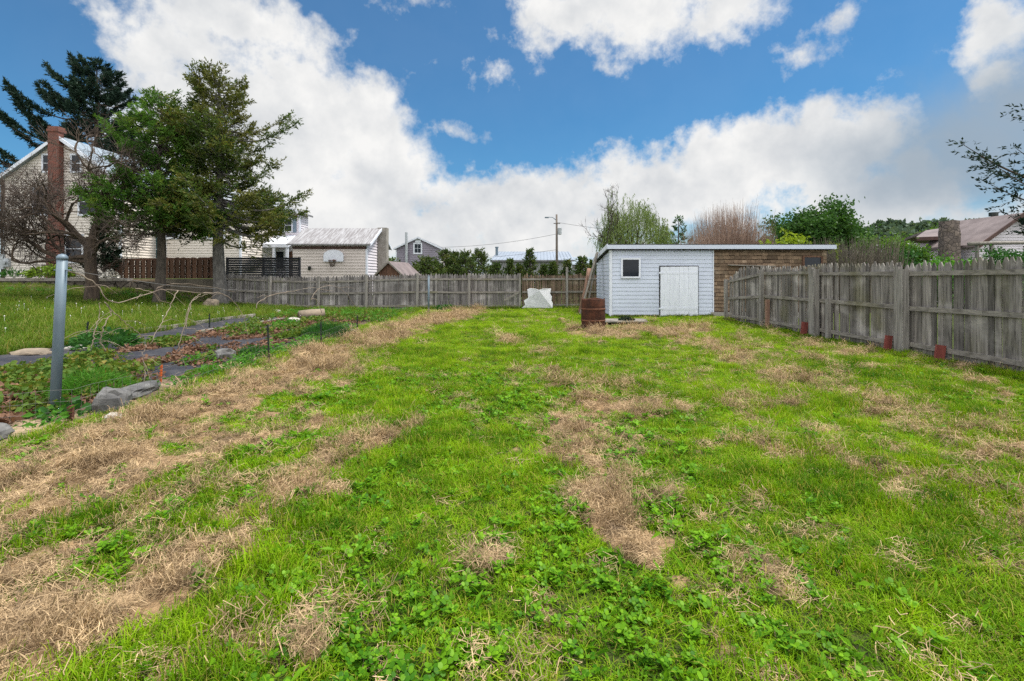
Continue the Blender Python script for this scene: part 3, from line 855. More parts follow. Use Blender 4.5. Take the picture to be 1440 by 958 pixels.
plant('leafy_plant', 'strappy green plant at the foot of the pale siding under the electric meter', 'plant', -28.6, 28.6, .6, .55, 160, .45, .06, M['plant_dark'], .3, 1.2)
plant('white_flowering_shrub', 'low shrub with white blossom beside the blackish evergreen', 'shrub', -19.6, 24.3, .35, .6, 260, .12, .1, M['dandelion'], .3, .6)


def rock(name, label, loc, size, seed, mat, rz=0.0, cat='rock', sub=3, flat=.0):
    import bmesh
    bm = bmesh.new(); bmesh.ops.create_icosphere(bm, subdivisions=sub, radius=1.0)
    v = np.array([q.co[:] for q in bm.verts]); f = [[w.index for w in q.verts] for q in bm.faces]; bm.free()
    n = fbm(v[:, 0] * 1.3 + seed * 3 + v[:, 2], v[:, 1] * 1.3 + v[:, 2] * 1.7 + seed, seed, 4) - .5
    v = np.sign(v) * np.abs(v) ** .72 * (1 + n[:, None] * .7)
    v = v * np.array(size) / 2 * .92
    c, s = math.cos(rz), math.sin(rz)
    v = v @ np.array([[c, s, 0], [-s, c, 0], [0, 0, 1]])
    o = MB().add(v, f).build(name, mat, None)
    o.location = (loc[0], loc[1], gz(loc[0], loc[1]) + size[2] * .28 + flat)
    return tag(o, label, cat)


rock('stone', 'big squared grey stone at the garden corner by the steel post', (-4.6, 5.75), (.36, .34, .36), 4, M['rock'], .3)
rock('stone', 'long low grey stone running on behind the big squared one', (-4.85, 6.45), (.30, .8, .18), 9, M['rock'], .1)
rock('stone', 'grey rock in the beds beside the bushy herb', (-5.15, 8.95), (.36, .34, .34), 13, M['rock'], .6)
rock('stone', 'flat tan stone at the meadow edge behind the steel post', (-9.3, 9.6), (.75, .42, .16), 17, M['tan_rock'], .2)
rock('stone', 'flat whitish stone beside the flat tan one', (-8.9, 10.2), (.55, .4, .16), 21, M['pale_rock'], -.2)
rock('stone', 'rounded boulder in the grass at the foot of the right-hand spruce trunk', (-12.45, 20.6), (.62, .55, .62), 25, M['tan_rock'])
rock('stone', 'white stone on the far meadow in front of the grey fence', (-9.8, 20.6), (.45, .3, .22), 28, M['pale_rock'])
rock('stone', 'pale stone at the end of the fabric near the cut log', (-7.0, 16.0), (.45, .32, .26), 31, M['pale_rock'])
rock('stone', 'dark grey stone at the left edge by the sandy patch', (-4.95, 4.72), (.30, .26, .2), 35, M['rock'])
rock('stone', 'small pale stone in the grass before the rusty stub', (-4.25, 5.3), (.17, .15, .11), 37, M['pale_rock'])
rock('stone', 'flat stone slab at the far end of the meadow-side fabric', (-8.6, 17.2), (.75, .3, .14), 39, M['pale_rock'])
rock('stone', 'grey paving slab beside the far green stake', (-4.35, 13.6), (.4, .7, .1), 41, M['rock'])

t = thing('cut_log', 'short cut log with a dark hollow end lying beyond the rows', 'log', (-6.95, 17.2, gz(-6.95, 17.2)))
z = gz(-6.95, 17.2) + .17
MB().tube([[-7.3, 17.05, z], [-6.95, 17.2, z + .03], [-6.55, 17.4, z + .06]], [.17, .18, .16], 12).build('log', M['tan_rock'], t, True)
MB().tube([[-7.33, 17.04, z], [-7.303, 17.05, z]], [.13, .13], 12).build('end_grain', M['bark_brown'], t)

b = MB()
for k, (y0, y1) in enumerate(((11.4, 14.2), (14.25, 16.6), (16.65, 18.6))):
    x0, x1 = -9.98 + .12 * k, -9.9 + .14 * k
    b.bar([x0, y0, gz(x0, y0) + .05], [x1, y1, gz(x1, y1) + .06], .09, .14)
tag(b.build('edging_board', M['rail']), 'grey timber edging between the fabric strip and the meadow', 'edging')
tag(MB().bar([-8.2, 13.0, gz(-8.2, 13) + .07], [-7.75, 17.0, gz(-7.75, 17) + .07], .14, .06).build('loose_plank', M['rail']), 'pale loose plank lying along the bed beside the fabric', 'plank')


def stake(label, x, y, h, mat, r=.014, tilt=(0, 0), name='garden_stake', group='stakes of the low wire fence'):
    z = gz(x, y)
    b = MB().bar([x, y, z - .1], [x + tilt[0], y + tilt[1], z + h], r * 2.4, r * 1.2)
    for k in range(5):
        f = .2 + .17 * k
        b.box(-r * 1.5, r * 1.5, -r * 1.6, -r * .2, -.012, .012, o=(x + tilt[0] * f, y + tilt[1] * f, z + h * f))
    return tag(b.build(name, mat), label, 'stake', group)


stake('tallest dark green stake at the middle of the garden edge', -4.24, 8.7, .68, M['black_steel'], tilt=(-.03, 0))
stake('dark green stake standing by the chive clump', -4.06, 10.6, .58, M['black_steel'], tilt=(-.01, 0))
stake('farthest dark green stake along the garden edge', -4.1, 13.2, .50, M['black_steel'])
stake('dark stake at the meadow edge behind the grey edging', -8.75, 14.4, .46, M['black_steel'], group='stakes of the low wire fence')
stake('short dark stake leaning in the meadow behind the steel post', -10.1, 11.8, .44, M['black_steel'], tilt=(.05, 0))
stake('short rusty stub at the near end of the wire fence', -4.6, 5.2, .2, M['rust_stake'], .018)
stake('orange stake among the dead leaves', -5.05, 7.15, .25, M['orange'], .010, tilt=(.02, 0), group=None)
b = MB(); pth = [(-6.2, 4.75), (-4.6, 5.2), (-4.42, 7), (-4.24, 8.7), (-4.06, 10.6), (-4.1, 13.2)]
for (x0, y0), (x1, y1) in zip(pth[:-1], pth[1:]):
    L = math.hypot(x1 - x0, y1 - y0); n = max(2, int(L / .10))
    for k in range(n):
        f = k / n; x = x0 + (x1 - x0) * f; y = y0 + (y1 - y0) * f; zz = gz(x, y)
        b.tube([[x, y, zz], [x + .01 * math.sin(k), y, zz + .36]], .0016, 3, False)
    for hh in (.03, .13, .24, .36):
        b.tube([[x0 + (x1 - x0) * f, y0 + (y1 - y0) * f, gz(x0 + (x1 - x0) * f, y0 + (y1 - y0) * f) + hh + .012 * math.sin(9 * f)] for f in np.linspace(0, 1, 9)], .0016, 3, False)
tag(b.build('wire_mesh_fence', M['wire']), 'low wire mesh strung between the stakes along the garden edge', 'wire fence')

# trellis: steel post, far pole, wire, dry canes
t = thing('steel_post', 'tall galvanised steel post standing at the near corner of the garden', 'post', (-5.2, 5.65, 0))
MB().tube([[-5.2, 5.65, -.2], [-5.14, 5.65, 1.0], [-5.105, 5.65, 1.74]], .050, 20).build('shaft', M['galv'], t, True)
MB().tube([[-5.106, 5.65, 1.735], [-5.105, 5.65, 1.765], [-5.104, 5.65, 1.79], [-5.104, 5.65, 1.80]], [.055, .053, .034, .006], 20).build('cap', M['galv'], t, True)
MB().tube([[-5.18, 5.63, 1.615], [-5.105, 5.63, 1.615], [-5.01, 5.66, 1.615]], .008, 6).build('bolt', M['galv'], t)
t = thing('steel_pole', 'thin steel pole in front of the grey back fence', 'pole', (-3.5, 20.9, gz(-3.5, 20.9)))
MB().tube([[-3.5, 20.9, -.1], [-3.5, 20.9, 1.53]], .04, 12).build('shaft', M['galv'], t, True)
MB().tube([[-3.5, 20.9, 1.53], [-3.5, 20.9, 1.57]], [.045, .03], 12).build('cap', M['galv'], t)


def TR(x, y, off=0.0):
    a = (x - CX) / F_PX
    Y = 5.83 / (0.1115 - a) + off
    return P(x, y, Y)


b = MB(); b.tube([TR(90, 379), TR(150, 389), TR(240, 402), TR(330, 408), TR(400, 409), TR(470, 403), TR(540, 395), [-3.5, 20.9, 1.5]], .004, 4, False)
tag(b.build('trellis_wire', M['wire']), 'slack wire running from the tall steel post to the thin pole', 'wire')


def smoothline(pts, n):
    pts = np.asarray(pts, float); t = np.linspace(0, 1, len(pts)); q = np.linspace(0, 1, n)
    out = np.stack([np.interp(q, t, pts[:, k]) for k in range(3)], 1)
    for _ in range(2):
        out[1:-1] = (out[:-2] + 2 * out[1:-1] + out[2:]) / 4
    return out


CANES = [
    ('long dry cane looping below the wire beside the bare tree', [(95, 381), (128, 392), (138, 402), (147, 421), (169, 429), (200, 415), (232, 406), (270, 411), (300, 414)], .013, .0),
    ('dry cane sloping from the loop down to the beds', [(147, 424), (160, 440), (175, 453), (190, 464), (204, 478)], .010, .1),
    ('pale straight cane slanting down under the left conifer', [(249, 409), (242, 425), (235, 440), (222, 464), (210, 487)], .011, -.1),
    ('pale arching cane reaching the strawberry rows', [(282, 414), (270, 422), (263, 446), (251, 487), (256, 500), (262, 519)], .012, .1),
    ('brown arching cane beside the boulder', [(285, 412), (310, 412), (325, 420), (340, 438), (347, 460), (348, 495)], .011, .4),
    ('pale curved cane standing in front of the boulder', [(262, 462), (263, 440), (268, 424), (282, 417), (292, 414)], .010, .5),
    ('dark upright stem by the leafy clump', [(128, 489), (132, 468), (140, 446), (141, 425)], .012, .3),
    ('dark forked stem by the leafy clump', [(148, 494), (140, 480), (146, 458), (157, 442), (150, 428)], .013, .2),
    ('thin cane tangled with the wire at the middle of the trellis', [(190, 405), (215, 410), (228, 428), (214, 404), (250, 398), (300, 403), (330, 411)], .008, 0),
    ('dry cane at the far end of the wire', [(360, 434), (362, 425), (372, 420), (385, 414), (410, 410), (440, 404), (470, 410)], .014, .6),
    ('looped dry cane in front of the grey fence', [(452, 440), (448, 425), (440, 418), (436, 425), (445, 405), (470, 400), (490, 415), (500, 432)], .013, .8),
    ('reddish stem rising through the dead leaves', [(203, 540), (204, 520), (200, 500), (206, 486)], .010, -.3),
]
for lb, pl, rad, off in CANES:
    pts = smoothline([TR(x, y, off) for x, y in pl], 26)
    pts += rng.normal(0, .006, pts.shape)
    rad *= .62; mb = MB().tube(pts, np.linspace(rad, rad * .55, len(pts)), 6)
    q = np.random.default_rng(len(lb))
    for k in range(3):
        i = q.integers(4, 22); d = q.normal(0, 1, 3); d[2] = -abs(d[2]) * .6; d /= np.linalg.norm(d); L = q.uniform(.15, .5)
        mb.tube([pts[i], pts[i] + d * L * .5 + [0, 0, .04], pts[i] + d * L], [rad * .5, rad * .4, rad * .25], 4, False)
    tag(mb.build('vine_cane', M['cane'], None, True), lb, 'vine', 'dry vine canes on the trellis wire')

# ================================================================== SHED, DRUM AND WHAT LIES ABOUT
def lap_wall(mb, o, u, n, ext, z0, z1, course, depth=.042):
    """Lapped boards: o = point on the wall line, u along, n outward, ext(z) gives the wall's extent at height z."""
    o = np.array(o, float); u = np.array(u, float); n = np.array(n, float); Z = np.array([0, 0, 1.0])
    z = z0
    while z < z1 - 1e-4:
        zt = min(z + course, z1)
        a0, b0 = ext(z + 1e-4); a1, b1 = ext(zt - 1e-4)
        if b0 - a0 > .01:
            if b1 < a1: a1 = b1 = (a1 + b1) / 2
            p = [o + u * a0 + n * depth + Z * z, o + u * b0 + n * depth + Z * z, o + u * b1 + n * .002 + Z * zt, o + u * a1 + n * .002 + Z * zt,
                 o + u * a0 + Z * z, o + u * b0 + Z * z]
            mb.add(p, [(0, 1, 2, 3), (4, 5, 1, 0)])
        z = zt
    return mb


def frame_window(parent, o, u, n, x, z, w, h, fr=.07, mat='white', glass='glass', mull=(0, 1), dep=.08, name='window', label=None):
    """Window: a frame part standing proud of the wall, and its pane a sub-part set back in it. o, u, n as in lap_wall; x, z = centre."""
    o = np.array(o, float); u = np.array(u, float); n = np.array(n, float); Z = np.array([0, 0, 1.0])
    mb = MB()

    def slab(m, x0, x1, z0, z1, d0, d1):
        c = [o + u * (x + a) + Z * (z + e) + n * d for d in (d0, d1) for e in (z0, z1) for a in (x0, x1)]
        m.add(c, [(0, 1, 3, 2), (4, 6, 7, 5), (0, 4, 5, 1), (2, 3, 7, 6), (0, 2, 6, 4), (1, 5, 7, 3)])
    W, H = w / 2, h / 2
    slab(mb, -W - fr, -W, -H - fr, H + fr, -.02, dep); slab(mb, W, W + fr, -H - fr, H + fr, -.02, dep)
    slab(mb, -W, W, H, H + fr, -.02, dep); slab(mb, -W, W, -H - fr, -H, -.02, dep + .015)
    for k in range(mull[0]):
        q = -W + w * (k + 1) / (mull[0] + 1); slab(mb, q - .014, q + .014, -H, H, -.01, dep * .85)
    for k in range(mull[1]):
        q = -H + h * (k + 1) / (mull[1] + 1); slab(mb, -W, W, q - .018, q + .018, -.012, dep * .8)
    f = mb.build(name, M[mat], parent)
    if label: f['label'] = label
    g = MB(); slab(g, -W, W, -H, H, .046, .050)
    g.build('pane', M[glass], f)
    return f


SX0, SX1, SY0, SY1 = 3.67, 11.75, 18.6, 21.5
SB = 7.50
shed = thing('garden_shed', 'long low shed half in pale siding with a white door, half in brown shingles', 'shed', (7.7, 18.6, 0))
mb = MB()
lap_wall(mb, (0, SY0, 0), (1, 0, 0), (0, -1, 0), lambda z: (SX0, SB + .05 * (1 - (z - .1) / 2.4)), .10, 2.50, .147, .022)
lap_wall(mb, (SX0, 0, 0), (0, -1, 0), (-1, 0, 0), lambda z: (-(SY0 + (SY1 - SY0) * min(1, max(0, (2.50 - z) / .40))), -SY0) if z > 2.10 else (-SY1, -SY0), .10, 2.50, .147, .022)
mb.build('siding_wall', M['vinyl'], shed)
mb = MB(); q = np.random.default_rng(3)
z = .22; row = 0
while z < 2.5:
    x = SB + .015 + q.uniform(-.2, 0); h = min(.138, 2.5 - z)
    while x < SX1:
        w = q.uniform(.14, .34); x1 = min(x + w, SX1); xa = max(x, SB + .01)
        if x1 - xa > .02:
            zz = z + .017 + q.normal(0, .005); d = q.uniform(.018, .032)
            mb.add([[xa, SY0 - d, zz], [x1 - .006, SY0 - d, zz], [x1 - .006, SY0 - .003, z + h - .001], [xa, SY0 - .003, z + h - .001], [xa, SY0 + .01, zz], [x1 - .006, SY0 + .01, zz]],
                   [(0, 1, 2, 3), (4, 5, 1, 0)])
        x = x1
    z += h; row += 1
mb.build('shingle_wall', M['shingle'], shed)
MB().box(SX0 + .02, SX1 - .02, SY0 + .02, SY1 - .03, .10, 2.08).box(SX1 - .019, SX1, SY0 + .011, SY1 - .03, .1, 2.08).build('core_wall', M['brown_board'], shed)
MB().box(SX0 + .03, SX1 - .01, SY0 - .04, SY0 + .3, -.1, .098).box(7.42, SX1, SY0 - .06, SY0 - .045, -.1, .2).build('foundation', M['concrete'], shed)
zr = lambda y: 2.53 - (y - SY0) * .138
pv = []
for y, lift in ((SY0 - .22, 0), (SY1 + .15, 0)):
    pv += [[SX0 - .14, y, zr(y)], [SX1 + .2, y, zr(y)], [SX1 + .2, y, zr(y) + .16], [SX0 - .14, y, zr(y) + .16]]
MB().add(pv, [(3, 2, 1, 0), (4, 5, 6, 7), (0, 1, 5, 4), (1, 2, 6, 5), (2, 3, 7, 6), (3, 0, 4, 7)]).build('roof', M['tar'], shed)
MB().box(SX0 - .16, SX1 + .22, SY0 - .25, SY0 - .223, 2.54, 2.69).build('fascia', M['vinyl'], shed)
mb = MB(); ya, yb = SY0 - .222, SY1 + .15
mb.add([[SX0 - .165, ya, zr(ya) - .005], [SX0 - .165, yb, zr(yb) - .005], [SX0 - .165, yb, zr(yb) + .17], [SX0 - .165, ya, zr(ya) + .17],
        [SX0 - .142, ya, zr(ya) - .005], [SX0 - .142, yb, zr(yb) - .005], [SX0 - .142, yb, zr(yb) + .17], [SX0 - .142, ya, zr(ya) + .17]],
       [(0, 1, 2, 3), (7, 6, 5, 4), (0, 3, 7, 4), (1, 5, 6, 2), (2, 6, 7, 3), (0, 4, 5, 1)])
mb.build('rake_board', M['white'], shed)
MB().box(SX0 - .035, SX0 + .07, SY0 - .036, SY0 - .0245, .04, 2.5).box(SX0 - .036, SX0 - .0245, SY0 - .0145, SY0 + .08, .04, 2.5).build('corner_trim', M['white'], shed)
MB().box(SB - .005, SB + .03, SY0 - .040, SY0 - .026, .2, 2.5).build('edge_strip', M['white'], shed)
frame_window(shed, (0, SY0, 0), (1, 0, 0), (0, -1, 0), 4.425, 1.84, .60, .63, .065, 'white', 'glass', (0, 0), .08)
frame_window(shed, (0, SY0, 0), (1, 0, 0), (0, -1, 0), 11.2, 2.06, .62, .36, .06, 'brown_board', 'glass', (0, 0), .08, label='dark low window in the brown shingles')
# door
MB().box(5.49, 6.96, SY0 - .030, SY0 - .0245, .05, 1.93).build('door_gap_shade', M['tar'], shed)  # dark slab standing in for the shaded gap around the door
dm = MB(); xs = np.linspace(5.53, 6.93, 5)
for k in range(4):
    dm.box(xs[k] + .003, xs[k + 1] - .003, SY0 - .066, SY0 - .034, .03, 1.885 + .004 * k)
door = dm.build('door', M['white_board'], shed)
for za, zb in ((.28, .38), (1.62, 1.70)):
    MB().box(5.53, 6.92, SY0 - .074, SY0 - .0665, za, zb).build('batten', M['white_board'], door)
for zz in (.33, 1.66):
    MB().box(5.46, 5.62, SY0 - .090, SY0 - .0755, zz - .03, zz + .03).build('hinge', M['white'], door)
MB().bar([8.05, SY0 - .13, 1.95], [9.75, SY0 - .10, 1.90], .2, .035).build('ledge_board', M['rail'], shed)

# drum
t = thing('rusty_drum', 'rusty open steel drum standing on the lawn before the pale shed', 'barrel', (2.3, 14.1, gz(2.3, 14.1)))
bx, by, bz = 2.3, 14.1, gz(2.3, 14.1) - .03
prof = [(.318, 0), (.33, .03), (.33, .26), (.33, .30), (.333, .33), (.33, .60), (.331, .66), (.33, .89), (.325, .905)]
a = np.linspace(0, 2 * PI, 49)[:-1]; mb = MB(); V = []
q = np.random.default_rng(2); jag = (vnoise(np.cos(a) * 2.5 + 9, np.sin(a) * 2.5 + 4, 3) - .5) * .05; dent = (vnoise(np.cos(a) * 1.7, np.sin(a) * 1.7, 8) - .5) * .03
full = prof + [(.312, .895), (.312, .1), (0.001, .1)]
for j, (r, z) in enumerate(full):
    for i, aa in enumerate(a):
        rr = r + (dent[i] * math.sin(min(1, z / .9) * PI) if r > .05 else 0)
        V.append([bx + rr * math.cos(aa), by + rr * math.sin(aa), bz + z + (jag[i] * (z > .85))])
n = 48; F = [(j * n + i, j * n + (i + 1) % n, (j + 1) * n + (i + 1) % n, (j + 1) * n + i) for j in range(len(full) - 1) for i in range(n)]
mb.add(V, F).build('drum_wall', M['rust'], t, True)
for zz in (.30, .62):
    mb = MB(); V = []
    for r, z in ((.331, -.022), (.343, -.008), (.343, .008), (.331, .022)):
        for i, aa in enumerate(a):
            rr = r + dent[i] * math.sin(min(1, zz / .9) * PI); V.append([bx + rr * math.cos(aa), by + rr * math.sin(aa), bz + zz + z])
    mb.add(V, [(j * n + i, j * n + (i + 1) % n, (j + 1) * n + (i + 1) % n, (j + 1) * n + i) for j in range(3) for i in range(n)]).build('hoop', M['rust_hoop'], t, True)

# boards on the lawn
t = thing('plank_platform', 'low platform of weathered planks lying on the lawn beside the drum', 'planks', (3.4, 15.8, gz(3.4, 15.8)))
for k in range(4):
    y = 15.42 + .25 * k
    MB().box(2.55, 4.22 - .06 * (k % 2) + .05 * k, y, y + .235, .105 + .004 * (k % 3), .14 + .004 * (k % 3)).build('plank', M['rail'], t)
for xa in (2.62, 3.95):
    MB().box(xa, xa + .13, 15.4, 16.4, -.05, .103).build('bearer', M['brown_board'], t)
mb = MB(); q = np.random.default_rng(5); nn = 420; aa = q.uniform(0, 2 * PI, nn); rr = np.sqrt(q.uniform(0, 1, nn))
c = np.stack([3.62 + rr * np.cos(aa) * .26, 15.75 + rr * np.sin(aa) * .2, .15 + (1 - rr ** 2) * .12 * q.uniform(.1, 1, nn)], 1)
mb.leaves(c, q.normal(0, 1, (nn, 3)), .06, .03, q)
tag(mb.build('moss_clump', M['arbor']), 'dark mossy clump lying on the plank platform', 'moss')

# things leaning at the shed's side
tag(MB().bar([2.62, 19.3, -.02], [3.38, 19.9, 2.45], .17, .06, (1, 0, 0)).bar([2.9, 19.55, .02], [3.44, 20.0, 2.5], .11, .05, (1, 0, 0)).build('leaning_plank', M['log']), 'grey weathered plank leaning against the shed roof edge', 'plank')
tag(MB().tube([[2.75, 20.4, .0], [3.02, 20.5, .9], [3.15, 20.55, 1.5], [3.2, 20.6, 1.85]], [.07, .09, .11, .09], 10).build('leaning_log', M['log_brown'], None, True), 'short reddish brown log leaning beside the shed', 'log')

# white foam sheet
px = [(545, 785), (570, 765), (560, 737), (590, 716), (583, 662), (600, 653), (640, 656), (662, 664), (690, 656), (746, 655), (738, 690), (750, 708), (746, 735), (756, 752), (754, 785)]
pts = [P(620 + x * .2087, 270 + y * .2087, 22.55) for x, y in px]
pts = np.array(pts); pts[:, 1] += (pts[:, 2]) * .22 + .10 * np.sin(pts[:, 0] * 4.0); pts[:, 2] += gz(1.2, 22.5)
n = len(pts); back = pts + np.array([0, .05, 0.01])
tag(MB().add(np.concatenate([pts, back]), [tuple(range(n)), tuple(range(2 * n - 1, n - 1, -1))] + [(i, i + n, (i + 1) % n + n, (i + 1) % n) for i in range(n)]).build('foam_sheet', M['foam']),
    'broken white foam sheet with ragged edges leaning on the brown fence', 'foam sheet')

# ================================================================== FENCES
def picket(mb, p, u, n, w, h, th, point=.09, z0=-.05, r=rng):
    """One paling: p foot on the fence line, u along, n outward."""
    Z = np.array([0, 0, 1.0]); p = np.asarray(p, float)
    ln = r.normal(0, .006)
    prof = [(-w / 2, z0), (w / 2, z0), (w / 2 + ln, h - point), (w * .14 + ln, h), (-w * .14 + ln, h), (-w / 2 + ln, h - point)]
    f = [p + u * a + Z * e for a, e in prof]; k = [q + n * th for q in f]
    mb.add(f + k, [(5, 4, 3, 2, 1, 0), (6, 7, 8, 9, 10, 11)] + [(i, (i + 1) % 6, (i + 1) % 6 + 6, i + 6) for i in range(6)])


def fence_run(t, A, B, posts, rails, hfun, w, gap, mats, point=.09, n_side=1.0, post_h=None, skip=None, seed=1, jit=.02, rail_t=.05):
    """Fence from A to B (ground points): palings behind, rails and posts on the near side. posts = fractions along."""
    q = np.random.default_rng(seed)
    A = np.array([A[0], A[1], 0.0]); B = np.array([B[0], B[1], 0.0]); L = np.linalg.norm(B - A); u = (B - A) / L
    n = np.array([-u[1], u[0], 0]) * n_side          # away from the garden
    edges = sorted(set([0.0] + [f for f in posts] + [1.0]))
    for f0, f1 in zip(edges[:-1], edges[1:]):
        if f1 - f0 < .01: continue
        mb = MB(); s = f0 * L
        while s < f1 * L - w * .4:
            ww = w * q.uniform(.86, 1.1); c = A + u * (s + ww / 2); zz = gz(c[0], c[1], False)
            c[2] = zz
            c = c + n * q.choice([0.0, .012, .03])
            picket(mb, c, u, n, ww, hfun((s / L)) + q.normal(0, jit), .018, point * q.uniform(.7, 1.2), r=q)
            s += ww + gap * q.uniform(.2, 1.6)
        mb.build('paling_panel', M[mats[0]], t)
        for k, zr_ in enumerate(rails):
            sc = hfun((f0 + f1) / 2) / hfun(.5)
            a = A + u * (f0 * L + .02) - n * .03; e = A + u * (f1 * L - .02) - n * .03
            a[2] = gz(a[0], a[1], False) + zr_ * hfun(f0) / hfun(.5) + q.normal(0, .012); e[2] = gz(e[0], e[1], False) + zr_ * hfun(f1) / hfun(.5) + q.normal(0, .012)
            MB().bar(a, e, .038, .085, (0, 0, 1)).build('rail', M[mats[1]], t) if rail_t else None
    for f in posts:
        c = A + u * f * L - n * .10; zz = gz(c[0], c[1], False)
        wd = .10 if q.uniform() < .6 else .13
        hh = (post_h(f) if post_h else hfun(f) - .05)
        top = c + np.array([q.normal(0, .012), q.normal(0, .012), 0])
        MB().bar([c[0], c[1], zz - .2], [top[0], top[1], zz + hh], wd, .1, tuple(u)).build('post', M[mats[2]], t)
    return t


t = thing('picket_fence', 'long weathered picket fence down the right side of the lawn', 'fence', (7.86, 9.9, 0))
YA, YB = 17.45, 1.2
fx = lambda y: 7.86 + (7.64 - y) * .0314
fr = lambda y: (YA - y) / (YA - YB)
hr = lambda f: 1.50 + .33 * float(smooth(0, .07, f)) + .02 * math.sin(f * 23)
fence_run(t, (fx(YA), YA), (fx(YB), YB), [fr(17.35), fr(15.04), fr(12.63), fr(9.91), fr(7.2), fr(4.6), fr(2.0)], (.20, .92, 1.60), hr, .100, .010, ('fence', 'rail', 'post'), .10, 1.0,
          lambda f: hr(f) - .08, seed=4, jit=.018)
for y, h, w in ((12.45, 1.72, .14), (9.75, 1.68, .13)):
    MB().bar([fx(y) - .13, y, -.2], [fx(y) - .12, y + .02, h], w, .13, (0, 1, 0)).build('post', M['post'], t)
for y, h in ((14.72, .85), (12.02, 1.0)):
    MB().bar([fx(y) - .09, y, -.2], [fx(y) - .08, y, h], .10, .08, (0, 1, 0)).build('short_post', M['log_brown' if h < .9 else 'post'], t)
for y, w, h, lb in ((12.82, .16, .36, 'red painted board end standing by the second thick fence post'), (10.08, .14, .34, 'narrow red painted board end beside the double grey fence post'), (8.9, .17, .31, 'red painted board end leaning under the bottom rail, nearest of the three')):
    tag(MB().bar([fx(y) - .20, y, -.06], [fx(y) - .15, y, h], w, .035, (0, 1, 0)).build('red_board', M['red_board']), lb, 'board', 'red board ends along the picket fence')

t = thing('board_fence', 'grey weathered board fence closing the far side of the garden', 'fence', (-6.4, 23.05, 0))
FA, FB = (-13.3, 23.0), (.42, 23.05)
ff = lambda x: (x - FA[0]) / (FB[0] - FA[0])
pxx = lambda x: (x - 720) / 700 * 23.0
hb = lambda f: 1.47 + .18 * float(smooth(.1, .75, f)) + .015 * math.sin(f * 31)
fence_run(t, FA, FB, [ff(-13.25)] + [ff(pxx(q)) for q in (381, 449, 516, 587, 660, 731)], (.16, .76, 1.34), hb, .115, .008, ('fence_back', 'rail', 'post'), .10, 1.0, lambda f: hb(f) + .02, seed=9, jit=.022)
MB().bar([pxx(709), 22.86, .42], [pxx(730), 22.86, .80], .03, .09).build('brace', M['rail'], t)
t = thing('stick_fence', 'brown rough paling fence behind the white foam sheet', 'fence', (2.0, 23.05, 0))
fence_run(t, (.46, 23.05), (4.6, 23.05), [(pxx(797) - .46) / 4.14], (.2, .80, 1.40), lambda f: 1.58 + .05 * f, .075, .022, ('fence_brown', 'rail', 'post'), .05, 1.0, lambda f: 1.95, seed=14, jit=.035)

# ================================================================== BUILDINGS
def frontal(x0, x1): return lambda z: (x0, x1)


def gable_ext(w, eave, peak):
    return lambda z: (-w / 2, w / 2) if z <= eave else (-w / 2 * (peak - z) / (peak - eave), w / 2 * (peak - z) / (peak - eave))


def slab_roof(mb, w, d, eave, peak, over, th=.16, front=.3, back=.3):
    """Two roof slopes over a house in its own space: ridge along y from 0 to d."""
    s = (peak - eave) / (w / 2); e = eave - over * s
    for sg in (-1, 1):
        x0 = sg * (w / 2 + over)
        v = [[x0, -front, e], [0, -front, peak], [0, d + back, peak], [x0, d + back, e]]
        v += [[q[0], q[1], q[2] + th] for q in v]
        f = [(0, 1, 2, 3), (7, 6, 5, 4), (0, 4, 5, 1), (1, 5, 6, 2), (2, 6, 7, 3), (3, 7, 4, 0)]
        mb.add(v, f if sg < 0 else [q[::-1] for q in f])
    return mb


def rakes(mb, w, eave, peak, over, y, th=.2, dep=.05):
    s = (peak - eave) / (w / 2); e = eave - over * s
    for sg in (-1, 1):
        x0 = sg * (w / 2 + over)
        v = [[x0, y - dep, e - .05], [0, y - dep, peak - .05], [0, y - dep, peak + th], [x0, y - dep, e + th]]
        v += [[q[0], y - .003, q[2]] for q in v]
        mb.add(v, [(0, 1, 2, 3), (7, 6, 5, 4), (0, 4, 5, 1), (1, 5, 6, 2), (2, 6, 7, 3), (3, 7, 4, 0)])
    return mb


def gable_house(t, w, d, eave, peak, wall, roof, course=.16, over=.35, trim='white', z0=0.0, th=.14, gable_wall=None):
    g = gable_ext(w, eave, peak); gw = gable_wall or wall
    lap_wall(MB(), (0, 0, 0), (1, 0, 0), (0, -1, 0), g, z0, peak, course).build('gable_wall', M[gw], t, local=True)
    lap_wall(MB(), (0, d, 0), (-1, 0, 0), (0, 1, 0), g, z0, peak, course).build('gable_wall', M[gw], t, local=True)
    lap_wall(MB(), (w / 2, 0, 0), (0, 1, 0), (1, 0, 0), frontal(0, d), z0, eave, course).build('side_wall', M[wall], t, local=True)
    lap_wall(MB(), (-w / 2, 0, 0), (0, -1, 0), (-1, 0, 0), frontal(-d, 0), z0, eave, course).build('side_wall', M[wall], t, local=True)
    r = slab_roof(MB(), w, d, eave, peak, over, th).build('roof', M[roof], t, local=True)
    rakes(MB(), w, eave, peak, over, -.3, th + .03).build('rake_board', M[trim], t, local=True)
    for sx in (-1, 1):
        MB().box(sx * w / 2 - .06, sx * w / 2 + .06, -.06, .06, z0, eave - .1).build('corner_trim', M[trim], t, local=True)
    return r


def lwin(t, o, u, n, x, z, w, h, **k):
    """Window on a house built in its own space."""
    loc = Vector(t.location); t.location = (0, 0, 0)
    f = frame_window(t, o, u, n, x, z, w, h, **k)
    t.location = loc
    return f


